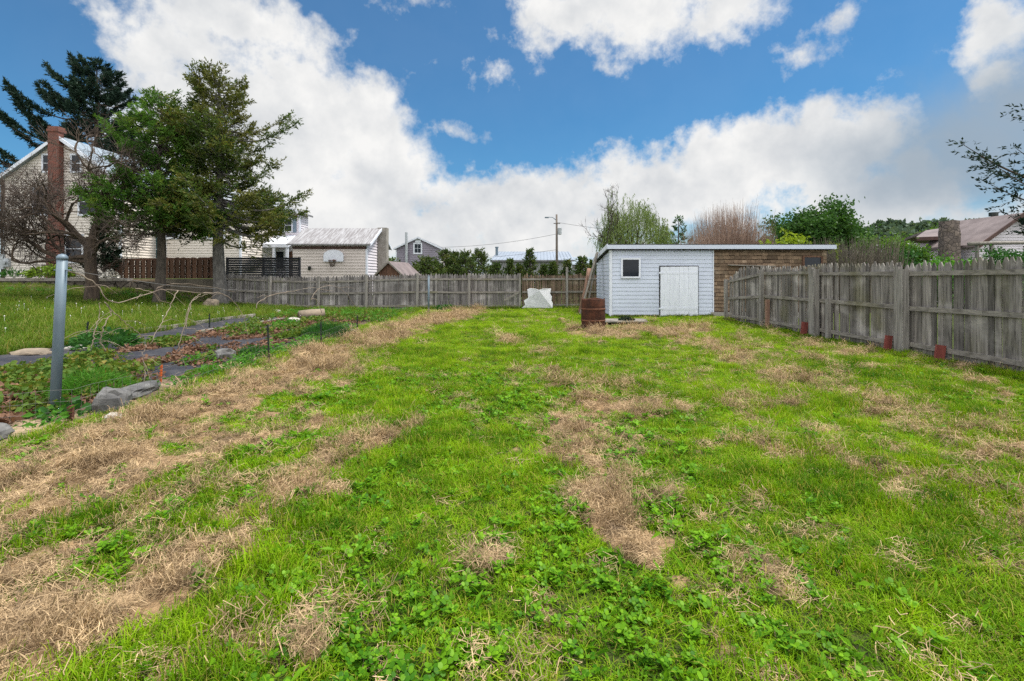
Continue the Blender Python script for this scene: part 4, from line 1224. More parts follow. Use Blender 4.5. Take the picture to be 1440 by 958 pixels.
# tall house at the left with the brick chimney
HY0 = 30.0
t = thing('gabled_house', 'tall beige house with a gable end and a full-height brick chimney', 'house', (-27.15, HY0, 1.35))
W, EV, PK = 7.1, 5.95, 8.45
r = gable_house(t, W, 12.0, EV, PK, 'beige', 'slate', .17, .35)
FR = ((0, 0, 0), (1, 0, 0), (0, -1, 0))
wx = lambda x: (x - 720) / 700 * HY0 + 27.15
wz = lambda y: 1.55 - (y - 388) / 700 * HY0 - 1.35
for x, y, w, h, lb in ((108, 230, .5, .95, None), (68, 230, .5, .95, None), (124, 284, .95, 1.5, None), (60, 284, .95, 1.5, None), (105, 350, .95, 1.55, 'ground floor window with a white sash right of the chimney')):
    lwin(t, *FR, wx(x), wz(y), w, h, fr=.10, label=lb)
cx0 = wx(83)
MB().box(cx0 - .40, cx0 + .40, -.42, -.02, -.2, 3.3).box(cx0 - .31, cx0 + .31, -.40, -.021, 3.301, 8.78).build('chimney', M['brick'], t, local=True)
MB().box(cx0 - .35, cx0 + .35, -.45, .12, 8.781, 8.95).box(cx0 - .31, cx0 + .31, -.41, .08, 8.951, 9.1).build('chimney_cap', M['brick'], t, local=True)
MB().box(-W / 2 - .02, -W / 2 + .16, -.08, -.035, 0, EV).build('downpipe', M['bark_brown'], t, local=True)
mb = MB().box(wx(12) - .18, wx(12) + .18, -.2, -.03, .75, 1.25).box(wx(6) - .12, wx(6) + .1, -.17, -.03, .6, 1.5)
mb.tube([[wx(7), -.08, 1.5], [wx(7), -.08, 4.2]], .035, 6).tube([[wx(12), -.21, 1.0], [wx(12), -.32, 1.0]], .11, 12)
mb.build('electric_meter', M['plastic_grey'], t, local=True)

# its long wing, running to the right behind the conifers
t = thing('house_wing', 'long beige siding wing behind the conifer trunks and the brown board fence', 'house', (-18.0, 36.5, 1.35), PI / 2)
gable_house(t, 7.0, 7.0, 4.5, 5.6, 'beige', 'grey_shingle', .17, .35)
LW = ((-3.5, 0, 0), (0, -1, 0), (-1, 0, 0))     # long side facing the garden
for X, z, w, h, gl in ((-23.6, 1.95, 1.15, 1.6, 'glass_blue'), (-19.6, 3.9, 1.0, 1.5, 'glass'), (-22.6, 3.9, 1.0, 1.5, 'glass')):
    lwin(t, *LW, X + 18.0, min(z, 3.5), w, h, fr=.13, glass=gl)

# rear house with porch and blue shutters
t = thing('shuttered_house', 'pale house with blue-grey shutters and a white porch, half hidden by the olive conifer', 'house', (-18.2, 38.0, 1.3))
W, EV, PK = 4.0, 5.0, 5.75
gable_house(t, W, 1.5, EV, PK, 'pale_siding', 'grey_shingle', .17, .3)
wx = lambda x: (x - 720) / 700 * 38.0 + 18.2
wz = lambda y: 1.55 - (y - 388) / 700 * 38.0 - 1.3
for x in (406, 386):
    lwin(t, *FR, wx(x), wz(317), .5, .95, fr=.07)
    for sx in (-1, 1):
        MB().box(wx(x) + sx * .48 - .13, wx(x) + sx * .48 + .13, -.07, -.02, wz(317) - .55, wz(317) + .55).build('shutter', M['shutter'], t, local=True)
pm = MB(); s = .25
pm.add([[-2.4, -2.2, 2.3], [2.1, -2.2, 2.3], [2.1, -.02, 3.1], [-2.4, -.02, 3.1], [-2.4, -2.2, 2.55], [2.1, -2.2, 2.55], [2.1, -.02, 3.35], [-2.4, -.02, 3.35]],
       [(3, 2, 1, 0), (4, 5, 6, 7), (0, 1, 5, 4), (1, 2, 6, 5), (2, 3, 7, 6), (3, 0, 4, 7)])
pm.build('porch_roof', M['white'], t, local=True)
for x in (-2.2, -.1, 1.0, 1.95):
    MB().box(x - .08, x + .08, -2.1, -1.94, 0, 2.32).build('porch_post', M['white'], t, local=True)
lwin(t, *FR, .4, 1.5, .8, 1.2, fr=.1); lwin(t, *FR, -1.2, 1.5, .9, 1.2, fr=.1)
MB().box(1.15, 1.85, -.06, -.02, 0.1, 2.1).build('door', M['brown_board'], t, local=True)

# garage with the basketball hoop
t = thing('siding_garage', 'taupe garage with a stained metal roof and a block chimney on its gable end', 'garage', (-9.25, 34.2, .3), PI / 2)
r = gable_house(t, 5.0, 4.7, 3.30, 4.42, 'beige_pink', 'old_roof', .19, .28, 'white', th=.10, gable_wall='pale_siding')
MB().box(-.12, .48, -.66, -.04, -.3, 4.55).build('chimney', M['concrete'], t, local=True)
MB().box(-2.56, -2.5, -.02, 4.7, 2.95, 3.12).build('eave_board', M['fascia_brown'], t, local=True)
MB().box(-2.62, -2.53, 3.55, 3.7, 1.62, 1.85).box(-2.72, -2.6, 3.5, 3.62, 1.7, 1.8).build('wall_lamp', M['black_steel'], t, local=True)
# hoop
HC = P(469, 360, 31.55)
t = thing('basketball_hoop', 'old white basketball backboard with rim and net on the taupe garage wall', 'basketball hoop', tuple(HC))
bw, bh = .62, .36
prof = [(-bw, -bh), (bw, -bh), (bw + .02, 0), (bw - .04, bh * .55), (bw * .55, bh * .95), (0, bh * 1.1), (-bw * .55, bh * .95), (-bw + .04, bh * .55), (-bw - .02, 0)]
n = len(prof); f = [[HC[0] + a, HC[1] - .03, HC[2] + e] for a, e in prof]; k = [[q[0], q[1] + .05, q[2]] for q in f]
MB().add(f + k, [tuple(range(n))[::1], tuple(range(2 * n - 1, n - 1, -1))] + [(i, i + n, (i + 1) % n + n, (i + 1) % n) for i in range(n)]).build('backboard', M['white'], t)
a = np.linspace(0, 2 * PI, 17); ring = np.stack([HC[0] + .05 + .24 * np.cos(a), HC[1] - .34 + .24 * np.sin(a), np.full(17, HC[2] - .28)], 1)
MB().tube(ring, .016, 6, False).box(-.04, .04, -.12, -.03, -.33, -.23, o=(HC[0] + .05, HC[1], HC[2])).build('rim', M['rust_stake'], t)
mb = MB()
for i in range(16):
    j = (i + 1) % 16
    for sg in (1, -1):
        pts = [[HC[0] + .05 + rr * math.cos(a[i] + sg * k * .39), HC[1] - .34 + rr * math.sin(a[i] + sg * k * .39), HC[2] - .28 - .14 * k] for k, rr in enumerate((.24, .19, .15, .13))]
        mb.tube(pts, .007, 3, False)
mb.build('net', M['twig'], t)

# grey house
t = thing('gabled_house', 'grey gabled house with a small white attic window, beyond the hedge', 'house', (-11.3, 60, 0))
gable_house(t, 5.3, 14, 4.85, 6.1, 'grey_siding', 'grey_shingle', .22, .3, 'white')
lwin(t, *FR, -.05, 4.85, .75, 1.05, fr=.16, mull=(1, 1)); MB().box(-.35, .35, -.08, -.02, 5.5, 5.95).build('gable_vent', M['white'], t, local=True)
MB().tube([[-1.35, -.35, 3], [-1.35, -.35, 6.75]], .16, 10).build('vent_pipe', M['plastic_grey'], t, local=True)
lap_wall(MB(), (2.66, 0, 0), (0, 1, 0), (1, 0, 0), frontal(.1, 13.9), 0, 4.8, .25).build('side_wall', M['beige'], t, local=True)

# little brown outbuilding
t = thing('playhouse_shed', 'small brown wooden shed with a mauve shingled roof peeping over the grey fence', 'shed', (-6.55, 26.6, 0), -.12)
mb = MB(); g = gable_ext(1.15, 1.75, 2.28)
for k in range(8):
    x = -.575 + k * 1.15 / 8; zt = lambda x: 1.75 + .53 * (1 - abs(x) / .575)
    mb.add([[x, -.01, 0], [x + .138, -.01, 0], [x + .138, -.01, zt(x + .138)], [x, -.01, zt(x)]], [(0, 1, 2, 3)])
mb.box(.55, .575, .01, 2.9, 0, 1.75).box(-.575, -.55, .01, 2.9, 0, 1.75).box(-.549, .549, 2.88, 2.9, 0, 1.75)
mb.build('wall', M['brown_board'], t, local=True)
slab_roof(MB(), 1.15, 2.9, 1.75, 2.28, .24, .05, .15, .15).build('roof', M['mauve_shingle'], t, local=True)
rakes(MB(), 1.15, 1.75, 2.28, .24, -.15, .06, .03).build('rake_board', M['rail'], t, local=True)

# long low metal building and its neighbour
t = thing('metal_building', 'long low grey metal building with a pale blue-grey roof beyond the hedge', 'building', (3.0, 70, 0))
x0, x1 = -5.9, 5.4
mb = MB()
for k in range(38):
    xx = x0 + (x1 - x0) * k / 38; mb.box(xx + .02, xx + (x1 - x0) / 38 - .02, 0, .06, 0, 3.8)
mb.box(x0 + .05, x1 - .05, .061, 8, 0, 3.6).build('wall', M['grey_metal_wall'], t, local=True)
mb = MB().add([[x0 - .2, -.4, 3.75], [x1 + .3, -.4, 3.75], [x1 + .1, 4, 5.15], [x0 + .8, 4, 5.15], [x0 + .3, 9, 3.75], [x1 + .2, 9, 3.75]], [(0, 1, 2, 3), (3, 2, 5, 4)])
for k in range(24):
    f = (k + .5) / 24; mb.bar([x0 - .2 + (x1 - x0 + .5) * f, -.4, 3.78], [x0 + .8 + (x1 - x0 - .7) * f, 4, 5.18], .05, .05)
mb.build('roof', M['metal_roof'], t, local=True)
MB().box(x0 - .2, x1 + .3, -.46, -.41, 3.55, 3.76).build('gutter', M['grey_shingle'], t, local=True)
MB().tube([[x0 + .7, 2, 4.3], [x0 + .7, 2, 5.6]], .2, 10).tube([[x0 + .7, 2, 5.6], [x0 + .7, 2, 5.75]], .27, 10).build('flue', M['galv'], t, local=True)
MB().box(x1 - .2, x1 + .05, -.03, -.005, 0, 3.5).build('corner_trim', M['white'], t, local=True)
t = thing('metal_building', 'lower blue-grey roofed building right of the utility pole behind the willow', 'building', (10.6, 78, 0))
MB().box(-2.2, 3.6, 0, 5, 0, 3.4).build('wall', M['grey_metal_wall'], t, local=True)
MB().add([[-2.4, -.3, 3.3], [3.9, -.3, 3.3], [3.9, 3, 4.6], [-2.4, 3, 4.6], [-2.4, 6, 3.3], [3.9, 6, 3.3]], [(0, 1, 2, 3), (3, 2, 5, 4)]).build('roof', M['slate'], t, local=True)

# house at the right with the stone chimney
t = thing('ranch_house', 'low house with mauve shingles, brown fascias and white gable at the right edge', 'house', (26.9, 26.6, .0), 0)
O_ = np.array([26.9, 26.6, 0])
GP, GE = 4.72, 3.3                                  # gable peak and eave heights
lap_wall(MB(), (0, 0, 0), (1, 0, 0), (0, -1, 0), lambda z: (-2.0, 2.0) if z <= GE + .1 else (-2.0 * (GP - z) / (GP - GE - .1), 2.0 * (GP - z) / (GP - GE - .1)), 0, GP - .03, .15).build('gable_wall', M['pale_siding'], t, local=True)
lap_wall(MB(), (-2.0, 0, 0), (0, -1, 0), (-1, 0, 0), frontal(-3.2, 0), 0, 3.3, .15).build('side_wall', M['pale_siding'], t, local=True)
lap_wall(MB(), (-2.0, 3.2, 0), (1, 0, 0), (0, -1, 0), frontal(-2.1, 0), 0, 3.5, .15).build('front_wall', M['pale_siding'], t, local=True)
lap_wall(MB(), (-4.1, 3.2, 0), (0, -1, 0), (-1, 0, 0), frontal(-6, 0), 0, 3.5, .15).build('side_wall', M['pale_siding'], t, local=True)
A_, B_, C_, D_ = P(1288, 337, 29.3) - O_, P(1396, 333, 29.3) - O_, P(1424, 309, 34) - O_, P(1302, 327, 33.2) - O_
E_ = D_ + [-.3, 4, -1.0]; G_ = C_ + [.5, 4, -1.3]
v = np.array([A_, B_, C_, D_, E_, G_]); v = np.concatenate([v, v + [0, 0, .14]])
MB().add(v, [(3, 2, 1, 0), (6, 7, 8, 9), (0, 1, 7, 6), (0, 6, 9, 3), (1, 2, 8, 7), (5, 2, 3, 4), (9, 8, 11, 10), (3, 9, 10, 4)]).build('roof', M['mauve_shingle'], t, local=True)
roof = [o for o in t.children if o.name.startswith('roof')][0]
sl_ = (GP - GE) / 2.0; ex = 2.35
mb = MB()
for sg in (-1, 1):
    v = [[sg * ex, -.45, GP - sl_ * ex + .03], [0, -.45, GP + .03], [0, 3.4, GP + .03], [sg * ex, 3.4, GP - sl_ * ex + .03]]; v += [[q[0], q[1], q[2] + .12] for q in v]
    f = [(0, 1, 2, 3), (7, 6, 5, 4), (0, 4, 5, 1), (1, 5, 6, 2), (2, 6, 7, 3), (3, 7, 4, 0)]
    mb.add(v, f if sg < 0 else [q[::-1] for q in f])
mb.build('gable_roof', M['mauve_shingle'], t, local=True)
for sg in (-1, 1):
    v = [[sg * ex * 1.01, -.52, GP - sl_ * ex - .04], [0, -.52, GP - .02], [0, -.52, GP + .19], [sg * ex * 1.01, -.52, GP - sl_ * ex + .17]]; v += [[q[0], -.455, q[2]] for q in v]
    MB().add(v, [(0, 1, 2, 3), (7, 6, 5, 4), (0, 4, 5, 1), (1, 5, 6, 2), (2, 6, 7, 3), (3, 7, 4, 0)]).build('fascia', M['fascia_brown'], t, local=True)
MB().bar(A_ + [0, -.06, .03], B_ + [0, -.06, .03], .06, .2).build('fascia', M['fascia_brown'], t, local=True)
V0 = P(1372, 321, 31) - O_
MB().tube([V0 + [0, 0, -.3], V0 + [0, 0, .0]], .24, 12).tube([V0, V0 + [0, 0, .1], V0 + [0, 0, .2]], [.36, .32, .1], 12).build('roof_vent', M['white'], roof, local=True)
V0 = P(1397, 315, 35) - O_
MB().tube([V0 + [0, 0, -.6], V0 + [0, 0, .55]], .13, 8).tube([V0 + [0, 0, .55], V0 + [0, 0, .8]], .27, 8).build('flue', M['black_steel'], roof, local=True)
lwin(t, (0, 0, 0), (1, 0, 0), (0, -1, 0), 1.0, 2.75, 1.0, .6, fr=.09, mat='fascia_brown')
wx = lambda x, Y=26.6: (x - 720) / 700 * Y - 26.9
# stone chimney
q = np.random.default_rng(12); mb = MB(); cxx, cyy = wx(1335, 27.3), .7
seg = 14; V = []
for j, z in enumerate(np.linspace(0, 4.55, 14)):
    for i in range(seg):
        aa = i * 2 * PI / seg; k = .46 / max(abs(math.cos(aa)), abs(math.sin(aa))) ** .55 * (1.12 - .10 * z / 4.6) + q.normal(0, .022)
        V.append([cxx + k * math.cos(aa) * .92, cyy + k * math.sin(aa) * .8, z + q.normal(0, .02)])
F = [(j * seg + i, j * seg + (i + 1) % seg, (j + 1) * seg + (i + 1) % seg, (j + 1) * seg + i) for j in range(13) for i in range(seg)] + [tuple(13 * seg + i for i in range(seg))]
mb.add(V, F).build('chimney', M['chimney_stone'], t, local=True)

# pergola beam behind the right fence
t = thing('pergola_beam', 'grey round pole rail on posts above the creepers at the right edge', 'pergola', (21.5, 21.0, 0))
z0 = P(0, 342, 21)[2]
MB().tube([P(1362, 343, 21), P(1400, 342, 21.0), P(1500, 341, 21.0), P(1600, 340, 21)], .075, 8).build('beam', M['log'], t, True)
for x in (1374, 1394, 1480, 1560):
    q = P(x, 344, 21.08); MB().bar([q[0], q[1], 0], q, .1, .1).build('post', M['log'], t)

# retaining wall, brown fence, dark slat screen
t = thing('retaining_wall', 'mossy retaining wall of stone and concrete with a timber cap below the house', 'wall', (-20, 23.55, .6))
MB().box(-30, -16.4, 23.36, 23.62, .3, 1.28).build('stone_wall', M['dry_stone'], t)
MB().box(-16.39, -13.55, 23.33, 23.62, .2, 1.40).build('concrete_wall', M['mossy_concrete'], t)
MB().box(-30, -18.0, 23.28, 23.66, 1.30, 1.44).build('timber_cap', M['rail'], t)
q = np.random.default_rng(3)
mb = MB()
for k in range(46):
    x = -29 + k * .29 + q.normal(0, .04); s = q.uniform(.10, .22)
    mb.box(-s, s, -.06, .1, -s * .7, s * .7, o=(x, 23.36, .35 + (k % 3) * .36 + q.uniform(0, .1)))
mb.build('field_stone', M['dry_stone'], t)
t = thing('board_fence', 'reddish brown shadowbox fence standing on the retaining wall', 'fence', (-17.3, 24.6, 1.4))
mb = MB(); q = np.random.default_rng(8)
x0, x1 = -19.9, -14.6
for k in range(19):
    x = x0 + (x1 - x0) * k / 19; dip = .14 * math.sin(PI * ((k % 10) / 10.0)) * (1 if k < 10 else 0)
    mb.box(x, x + .17, 24.50, 24.53, 1.42, 2.46 - dip + q.normal(0, .015))
    mb.box(x + .13, x + .30, 24.60, 24.63, 1.42, 2.44 - dip + q.normal(0, .015))
mb.build('board_panel', M['brown_board'], t)
for z in (1.6, 1.98, 2.32):
    MB().box(x0, x1, 24.54, 24.59, z, z + .09).build('rail', M['brown_board'], t)
for x in (x0 - .1, -17.35, x1 + .08):
    MB().box(x - .07, x + .07, 24.46, 24.6, 1.3, 2.5).build('post', M['brown_board'], t)
t = thing('slat_screen', 'dark horizontal slat screen showing above the left end of the grey fence', 'fence', (-13.0, 26.0, 1.2))
mb = MB()
for k in range(9):
    mb.box(-14.9, -11.1, 25.97, 26.0, 1.42 + k * .122, 1.42 + k * .122 + .108)
mb.build('slat_panel', M['dark_slat'], t)
for x in (-14.9, -13.0, -11.12):
    MB().box(x - .05, x + .05, 26.003, 26.1, .3, 2.52).build('post', M['dark_slat'], t)

# utility pole, street light arm and wires
t = thing('utility_pole', 'wooden utility pole with transformer and street light arm above the hedge', 'utility pole', (5.4, 60, 0))
MB().tube([[5.4, 60, -.3], [5.4, 60, 4.5], [5.38, 60, 8.95]], [.17, .15, .11], 10).build('pole', M['pole_wood'], t, True)
MB().tube([[5.75, 59.9, 6.5], [5.75, 59.9, 6.55], [5.75, 59.9, 7.3], [5.75, 59.9, 7.36]], [.12, .24, .24, .12], 12).build('transformer', M['plastic_grey'], t)
MB().tube([[5.38, 60, 8.2], [4.9, 60, 8.6], [4.4, 60, 8.62]], .045, 6).build('lamp_arm', M['galv'], t)
MB().box(3.95, 4.42, 59.9, 60.1, 8.5, 8.64).build('lamp_head', M['galv'], t)
MB().box(5.0, 5.8, 59.86, 59.92, 7.8, 7.9).build('crossarm', M['pole_wood'], t)


def sag(a, b, s, n=14):
    f = np.linspace(0, 1, n)[:, None]; p = np.array(a) * (1 - f) + np.array(b) * f; p[:, 2] -= s * 4 * (f * (1 - f))[:, 0]; return p


for lb, a, b_, s in (('upper wire from the utility pole to the grey house', [5.4, 60, 6.6], [-9, 62, 5.1], .35), ('lower wire slanting left from the utility pole', [5.4, 60, 4.7], [-16, 74, 4.1], .5),
                     ('wire from the utility pole running right behind the willow', [5.4, 60, 8.0], [26, 52, 5.5], .5)):
    tag(MB().tube(sag(a, b_, s), .018, 4, False).build('overhead_wire', M['wire_dark']), lb, 'wire', 'overhead wires on the utility pole')

# ================================================================== TREES
def conifer(name, label, base, H, cb, prof, nb, seed, mats, bark, trunk_r, el=(-.1, .5), upturn=.25, fol=1.0, needle=(.13, .03), asym=None, sag_=.12, first=.22, inner=.15, extra=None, group=None, tilt=(0, 0), top_trunk=1.0):
    """A conifer: tapered trunk, whorled limbs, side twigs, needles as narrow leaves."""
    q = np.random.default_rng(seed); base = np.array(base, float)
    t = thing(name, label, 'tree', tuple(base), 0, group)
    tb = MB(); lean = lambda z: base + np.array([tilt[0] * z / H + .05 * math.sin(z * 1.1 + seed), tilt[1] * z / H + .04 * math.sin(z * .9), z])
    zz = np.linspace(-.2, H * top_trunk, 16)
    flare = trunk_r * (1 - np.clip(zz / H, 0, 1)) ** .85 + .015 + trunk_r * .5 * np.exp(-np.clip(zz, 0, 9) * 3.5)
    tb.tube([lean(z) for z in zz], flare, 10)
    C, D, Lh = [], [], []
    todo = []
    for k in range(nb):
        f = (k + q.uniform(0, .9)) / nb
        todo.append((cb + (H * .985 - cb) * f, q.uniform(0, 2 * PI), None, None))
    todo += (extra or [])
    for z, az, Lx, elx in todo:
        f = (z - cb) / (H - cb)
        L = (prof(f) * q.uniform(.65, 1.12)) if Lx is None else Lx
        if asym and Lx is None: L *= asym(az, f)
        if L < .08: continue
        e0 = (el[0] + (el[1] - el[0]) * f + q.normal(0, .10)) if elx is None else elx
        n = max(5, int(L / .28) + 3); s = np.linspace(0, 1, n); hd = np.array([math.cos(az), math.sin(az), 0]); sd = np.array([-hd[1], hd[0], 0])
        wv = q.normal(0, .05) * L
        pts = lean(z) + hd * (s * L * math.cos(e0))[:, None] + sd * (wv * np.sin(s * 3))[:, None]
        pts[:, 2] += s * L * math.sin(e0) - sag_ * L * np.sin(s * PI) + upturn * L * s ** 3 * .5
        br = .010 + .016 * L
        tb.tube(pts, np.linspace(br, .006, n), 5, False)
        # side twigs
        m = max(4, int(L * 9 * fol)); ss = first + (1 - first) * np.sqrt(q.uniform(inner, 1, m)) if L > .6 else q.uniform(.05, 1, m)
        for sv in ss:
            p = np.array([np.interp(sv, s, pts[:, c]) for c in range(3)])
            i = min(n - 2, int(sv * (n - 1))); tg = pts[i + 1] - pts[i]; tg /= np.linalg.norm(tg)
            side = np.cross(tg, [0, 0, 1.0]) * (1 if q.uniform() < .5 else -1)
            d = tg * q.uniform(.35, 1.0) + side * q.uniform(.3, 1.0) + np.array([0, 0, q.normal(-.05, .25)]); d /= np.linalg.norm(d)
            tl = min(.85, .40 * L) * (1.15 - .75 * sv) * q.uniform(.5, 1.3) + .10
            nn = max(4, int(tl / .035))
            u = q.uniform(0, 1, nn)[:, None]; c = p + d * u * tl + q.normal(0, .02, (nn, 3)) + np.array([0, 0, -.10]) * u ** 2 * tl
            C.append(c); D.append(d + q.normal(0, .55, (nn, 3)))
            if L > 1.2 and q.uniform() < .35: tb.tube([p, p + d * tl * .9 - [0, 0, .05 * tl]], [.006, .003], 3, False)
    tb.build('trunk', M[bark], t)
    C = np.concatenate(C); D = np.concatenate(D); tipm = q.uniform(size=len(C))
    parts = [(mats[0], tipm < (.8 if len(mats) > 1 else 2))] + ([(mats[1], tipm >= .8)] if len(mats) > 1 else [])
    b = MB(); b.leaves(C, D, needle[0] * q.uniform(.6, 1.4, len(C)), needle[1] * q.uniform(.7, 1.3, len(C)), q)
    o = b.build('crown', M[mats[0]], t)
    if len(mats) > 1:
        o.data.materials.append(M[mats[1]])
        grp = (vnoise(C[:, 0] * 1.1 + 30, C[:, 2] * 1.1 + C[:, 1] * .7, seed) + q.normal(0, .12, len(C))) > .62
        o.data.polygons.foreach_set('material_index', grp.astype(np.int32))
    return t


gzb = lambda x, y: (x, y, gz(x, y, False))
big = lambda f: 2.9 * (1 - max(0, f)) ** .55 * (0.72 + .28 * math.sin(min(1, f * 3) * PI / 2)) if f < .86 else 1.25 * (1 - f) / .14 * .8 + .35
conifer('conifer_tree', 'mid green airy conifer, left of the pair in front of the house', gzb(-14.85, 21), 8.9, 3.3, lambda f: 2.15 * (1 - f) ** .42 * (.80 + .2 * math.sin(f * 13)) + .2, 250, 5, ('conifer_green',), 'bark', .20,
        (.0, .6), .2, 1.5, (.13, .045), lambda az, f: 1.1 if math.cos(az) < 0 else .95, .10, extra=[(3.2, PI * .95, 2.1, -.05), (3.1, .1, 1.9, -.15), (3.4, -PI / 2, 1.6, -.1), (3.6, -2.2, 2.2, -.1)])
conifer('conifer_tree', 'taller olive green conifer with long low limbs reaching right', gzb(-12.95, 22), 10.1, 3.6, lambda f: 2.5 * (1 - f) ** .36 * (.78 + .22 * math.sin(f * 15)) + .25, 285, 8, ('conifer_olive', 'conifer_tip'), 'bark_grey', .27,
        (-.08, .5), .18, 1.5, (.13, .045), lambda az, f: (1.25 if math.cos(az) > 0 and f < .18 else .95), .12,
        extra=[(4.7, -.1, 3.9, -.02), (4.3, .15, 3.6, -.10), (4.0, -.35, 3.3, -.10), (3.7, .3, 2.6, -.2), (4.0, -1.2, 2.6, -.1), (3.6, PI * .9, 2.8, -.12), (3.9, PI * 1.1, 2.9, -.1), (7.6, .05, 3.2, .1), (7.9, .3, 2.9, .2), (5.9, -.2, 2.8, .05), (3.3, -.9, 2.2, -.22), (3.0, -.3, 2.4, -.12), (4.2, 1.2, 2.2, -.05), (4.4, -1.9, 2.0, 0), (3.6, 2.4, 2.0, -.1), (4.6, -.6, 2.6, 0), (3.9, -.7, 2.4, -.1)], first=.10)
conifer('spruce_tree', 'dark ragged spruce towering behind the brick chimney', (-37.5, 45, 1.3), 19.3, 6, lambda f: 8.6 * (1 - f) ** .75 + .6, 150, 21, ('spruce_dark',), 'bark_brown', .38,
        (-.15, .40), .35, 1.7, (.27, .075), lambda az, f: (1.2 if math.cos(az) < -.3 else .8), .14, top_trunk=.97)
# spruce beyond the right edge whose limbs reach in
conifer('spruce_tree', 'dark spruce beyond the right edge reaching in with drooping limbs', gzb(17.6, 14.2), 12.5, 2.9, lambda f: 3.6 * (1 - f) ** .8 + .3, 80, 33, ('spruce_dark',), 'bark_brown', .26,
        (-.10, .45), .1, .5, (.11, .042), lambda az, f: (.25 if math.cos(az) < .1 and f < .55 else 1), .12, first=.3,
        extra=[(4.35, PI * .985, 4.7, .17), (3.85, PI * 1.02, 4.0, .13), (4.75, PI * .95, 2.9, .15), (3.05, PI * 1.0, 2.9, .10), (2.75, PI * .97, 2.7, .08), (5.5, PI, 3.1, .22), (5.9, PI * 1.04, 2.9, .3), (4.2, PI * .96, 3.9, .17), (3.7, PI * .97, 3.7, .10), (3.0, PI * .98, 3.2, .06), (5.3, PI * 1.02, 3.0, .3)])


def grow(q, tb, tips, p, d, L, r, depth, spread=.6, up=.12, ratio=.72, nsub=(2, 3), sides=5, curl=.25, minr=.004, keep=False):
    n = 5; pts = [np.array(p, float)]; dd = np.array(d, float) / np.linalg.norm(d)
    for k in range(n - 1):
        dd = dd + q.normal(0, curl * .35, 3) + np.array([0, 0, up * .25]); dd /= np.linalg.norm(dd)
        pts.append(pts[-1] + dd * L / (n - 1))
    tb.tube(pts, np.linspace(r, max(minr, r * .62), n), max(3, sides), False)
    if depth == 0:
        tips.append((pts[-1], dd)); return
    if keep: tips.append((pts[2], dd))
    for k in range(q.integers(nsub[0], nsub[1] + 1)):
        f = q.uniform(.45, 1.0) if k else 1.0
        b = pts[min(n - 1, max(1, int(round(f * (n - 1)))))]
        nd = dd + q.normal(0, spread, 3); nd[2] += up
        grow(q, tb, tips, b, nd, L * ratio * q.uniform(.75, 1.2), max(minr, r * (.62 if k else .7)), depth - 1, spread, up, ratio, nsub, sides - 1 if sides > 3 else 3, curl, minr, keep)


# bare tree
q = np.random.default_rng(4); bz = gz(-16.9, 20, False)
t = thing('bare_tree', 'bare spreading tree with a thick trunk in front of the brick chimney', 'tree', (-16.9, 20, bz))
tb = MB(); tips = []
B0 = np.array([-16.9, 20, bz])
tb.tube([B0 + [0, 0, -.2], B0 + [0, 0, .1], B0 + [.05, 0, .8], B0 + [-.03, 0, 1.5], B0 + [-.05, 0, 2.1], B0 + [.0, 0, 2.7]], [.36, .27, .22, .20, .21, .16], 12)
limbs = [((0, 0, 2.6), (.8, -.1, .85), 1.35, .15), ((0, 0, 2.7), (.05, .2, 1), 1.0, .11), ((-.05, 0, 1.7), (-1, -.15, .12), 1.7, .13), ((-.05, 0, 2.2), (-.9, .3, .35), 1.5, .11),
         ((-.05, 0, 2.5), (-.85, -.25, .5), 1.2, .10), ((0, 0, 2.4), (-.4, -.5, .6), 1.2, .09), ((0, 0, 2.0), (.6, -.4, .3), 1.1, .07), ((-.05, 0, 1.9), (-.9, -.5, .05), 1.5, .10)]
for o, d, L, r in limbs:
    grow(q, tb, tips, B0 + np.array(o), np.array(d), L, r * .85, 6, .50, .05, .74, (2, 3), 7, .45, .0055)
tb.build('trunk', M['bark_brown'], t)
tw = MB()
for p, d in tips:
    for k in range(2):
        e = d + q.normal(0, .5, 3); e /= np.linalg.norm(e); L = q.uniform(.25, .7)
        tw.tube([p, p + e * L * .5 + q.normal(0, .03, 3), p + e * L + [0, 0, .04]], [.0065, .0055, .0045], 3, False)
tw.build('twigs', M['twig'], t)


def broadleaf(name, label, base, H, spread_r, mats, seed, nleaf=70, leaf=(.14, .09), trunk_r=.2, depth=4, cr=.45, up=.25, sp=.55, group=None, nl=6, cat='tree', bark='bark', low=.25):
    q = np.random.default_rng(seed); base = np.array(base, float)
    t = thing(name, label, cat, tuple(base), 0, group)
    tb = MB(); tips = []
    h0 = H * low
    tb.tube([base + [0, 0, -.2], base + [.03, 0, h0 * .5], base + [0, .03, h0]], [trunk_r * 1.25, trunk_r, trunk_r * .85], 8)
    k = 1 / sum(.74 ** i for i in range(depth + 1))
    for i in range(nl):
        a = i * 2 * PI / nl + q.uniform(-.4, .4); e = q.uniform(.25, 1.1)
        d = np.array([math.cos(a) * math.cos(e), math.sin(a) * math.cos(e), math.sin(e)])
        ext = 1 / math.sqrt((math.cos(e) / spread_r) ** 2 + (math.sin(e) / (H - h0)) ** 2)
        grow(q, tb, tips, base + [0, 0, h0 * q.uniform(.75, 1)], d, ext * k * 1.05, trunk_r * .5, depth, sp, up, .74, (2, 3), 5, .3, .006, True)
    tb.build('trunk', M[bark], t)
    P0 = np.array([p for p, d in tips]); m = len(P0)
    c = np.repeat(P0, nleaf, 0) + q.normal(0, cr * .5, (m * nleaf, 3)) * np.array([1, 1, .7])
    d = q.normal(0, 1, c.shape); d[:, 2] -= .3
    b = MB(); b.leaves(c, d, leaf[0] * q.uniform(.6, 1.3, len(c)), leaf[1] * q.uniform(.7, 1.2, len(c)), q)
    b.build('crown', M[mats], t)
    return t


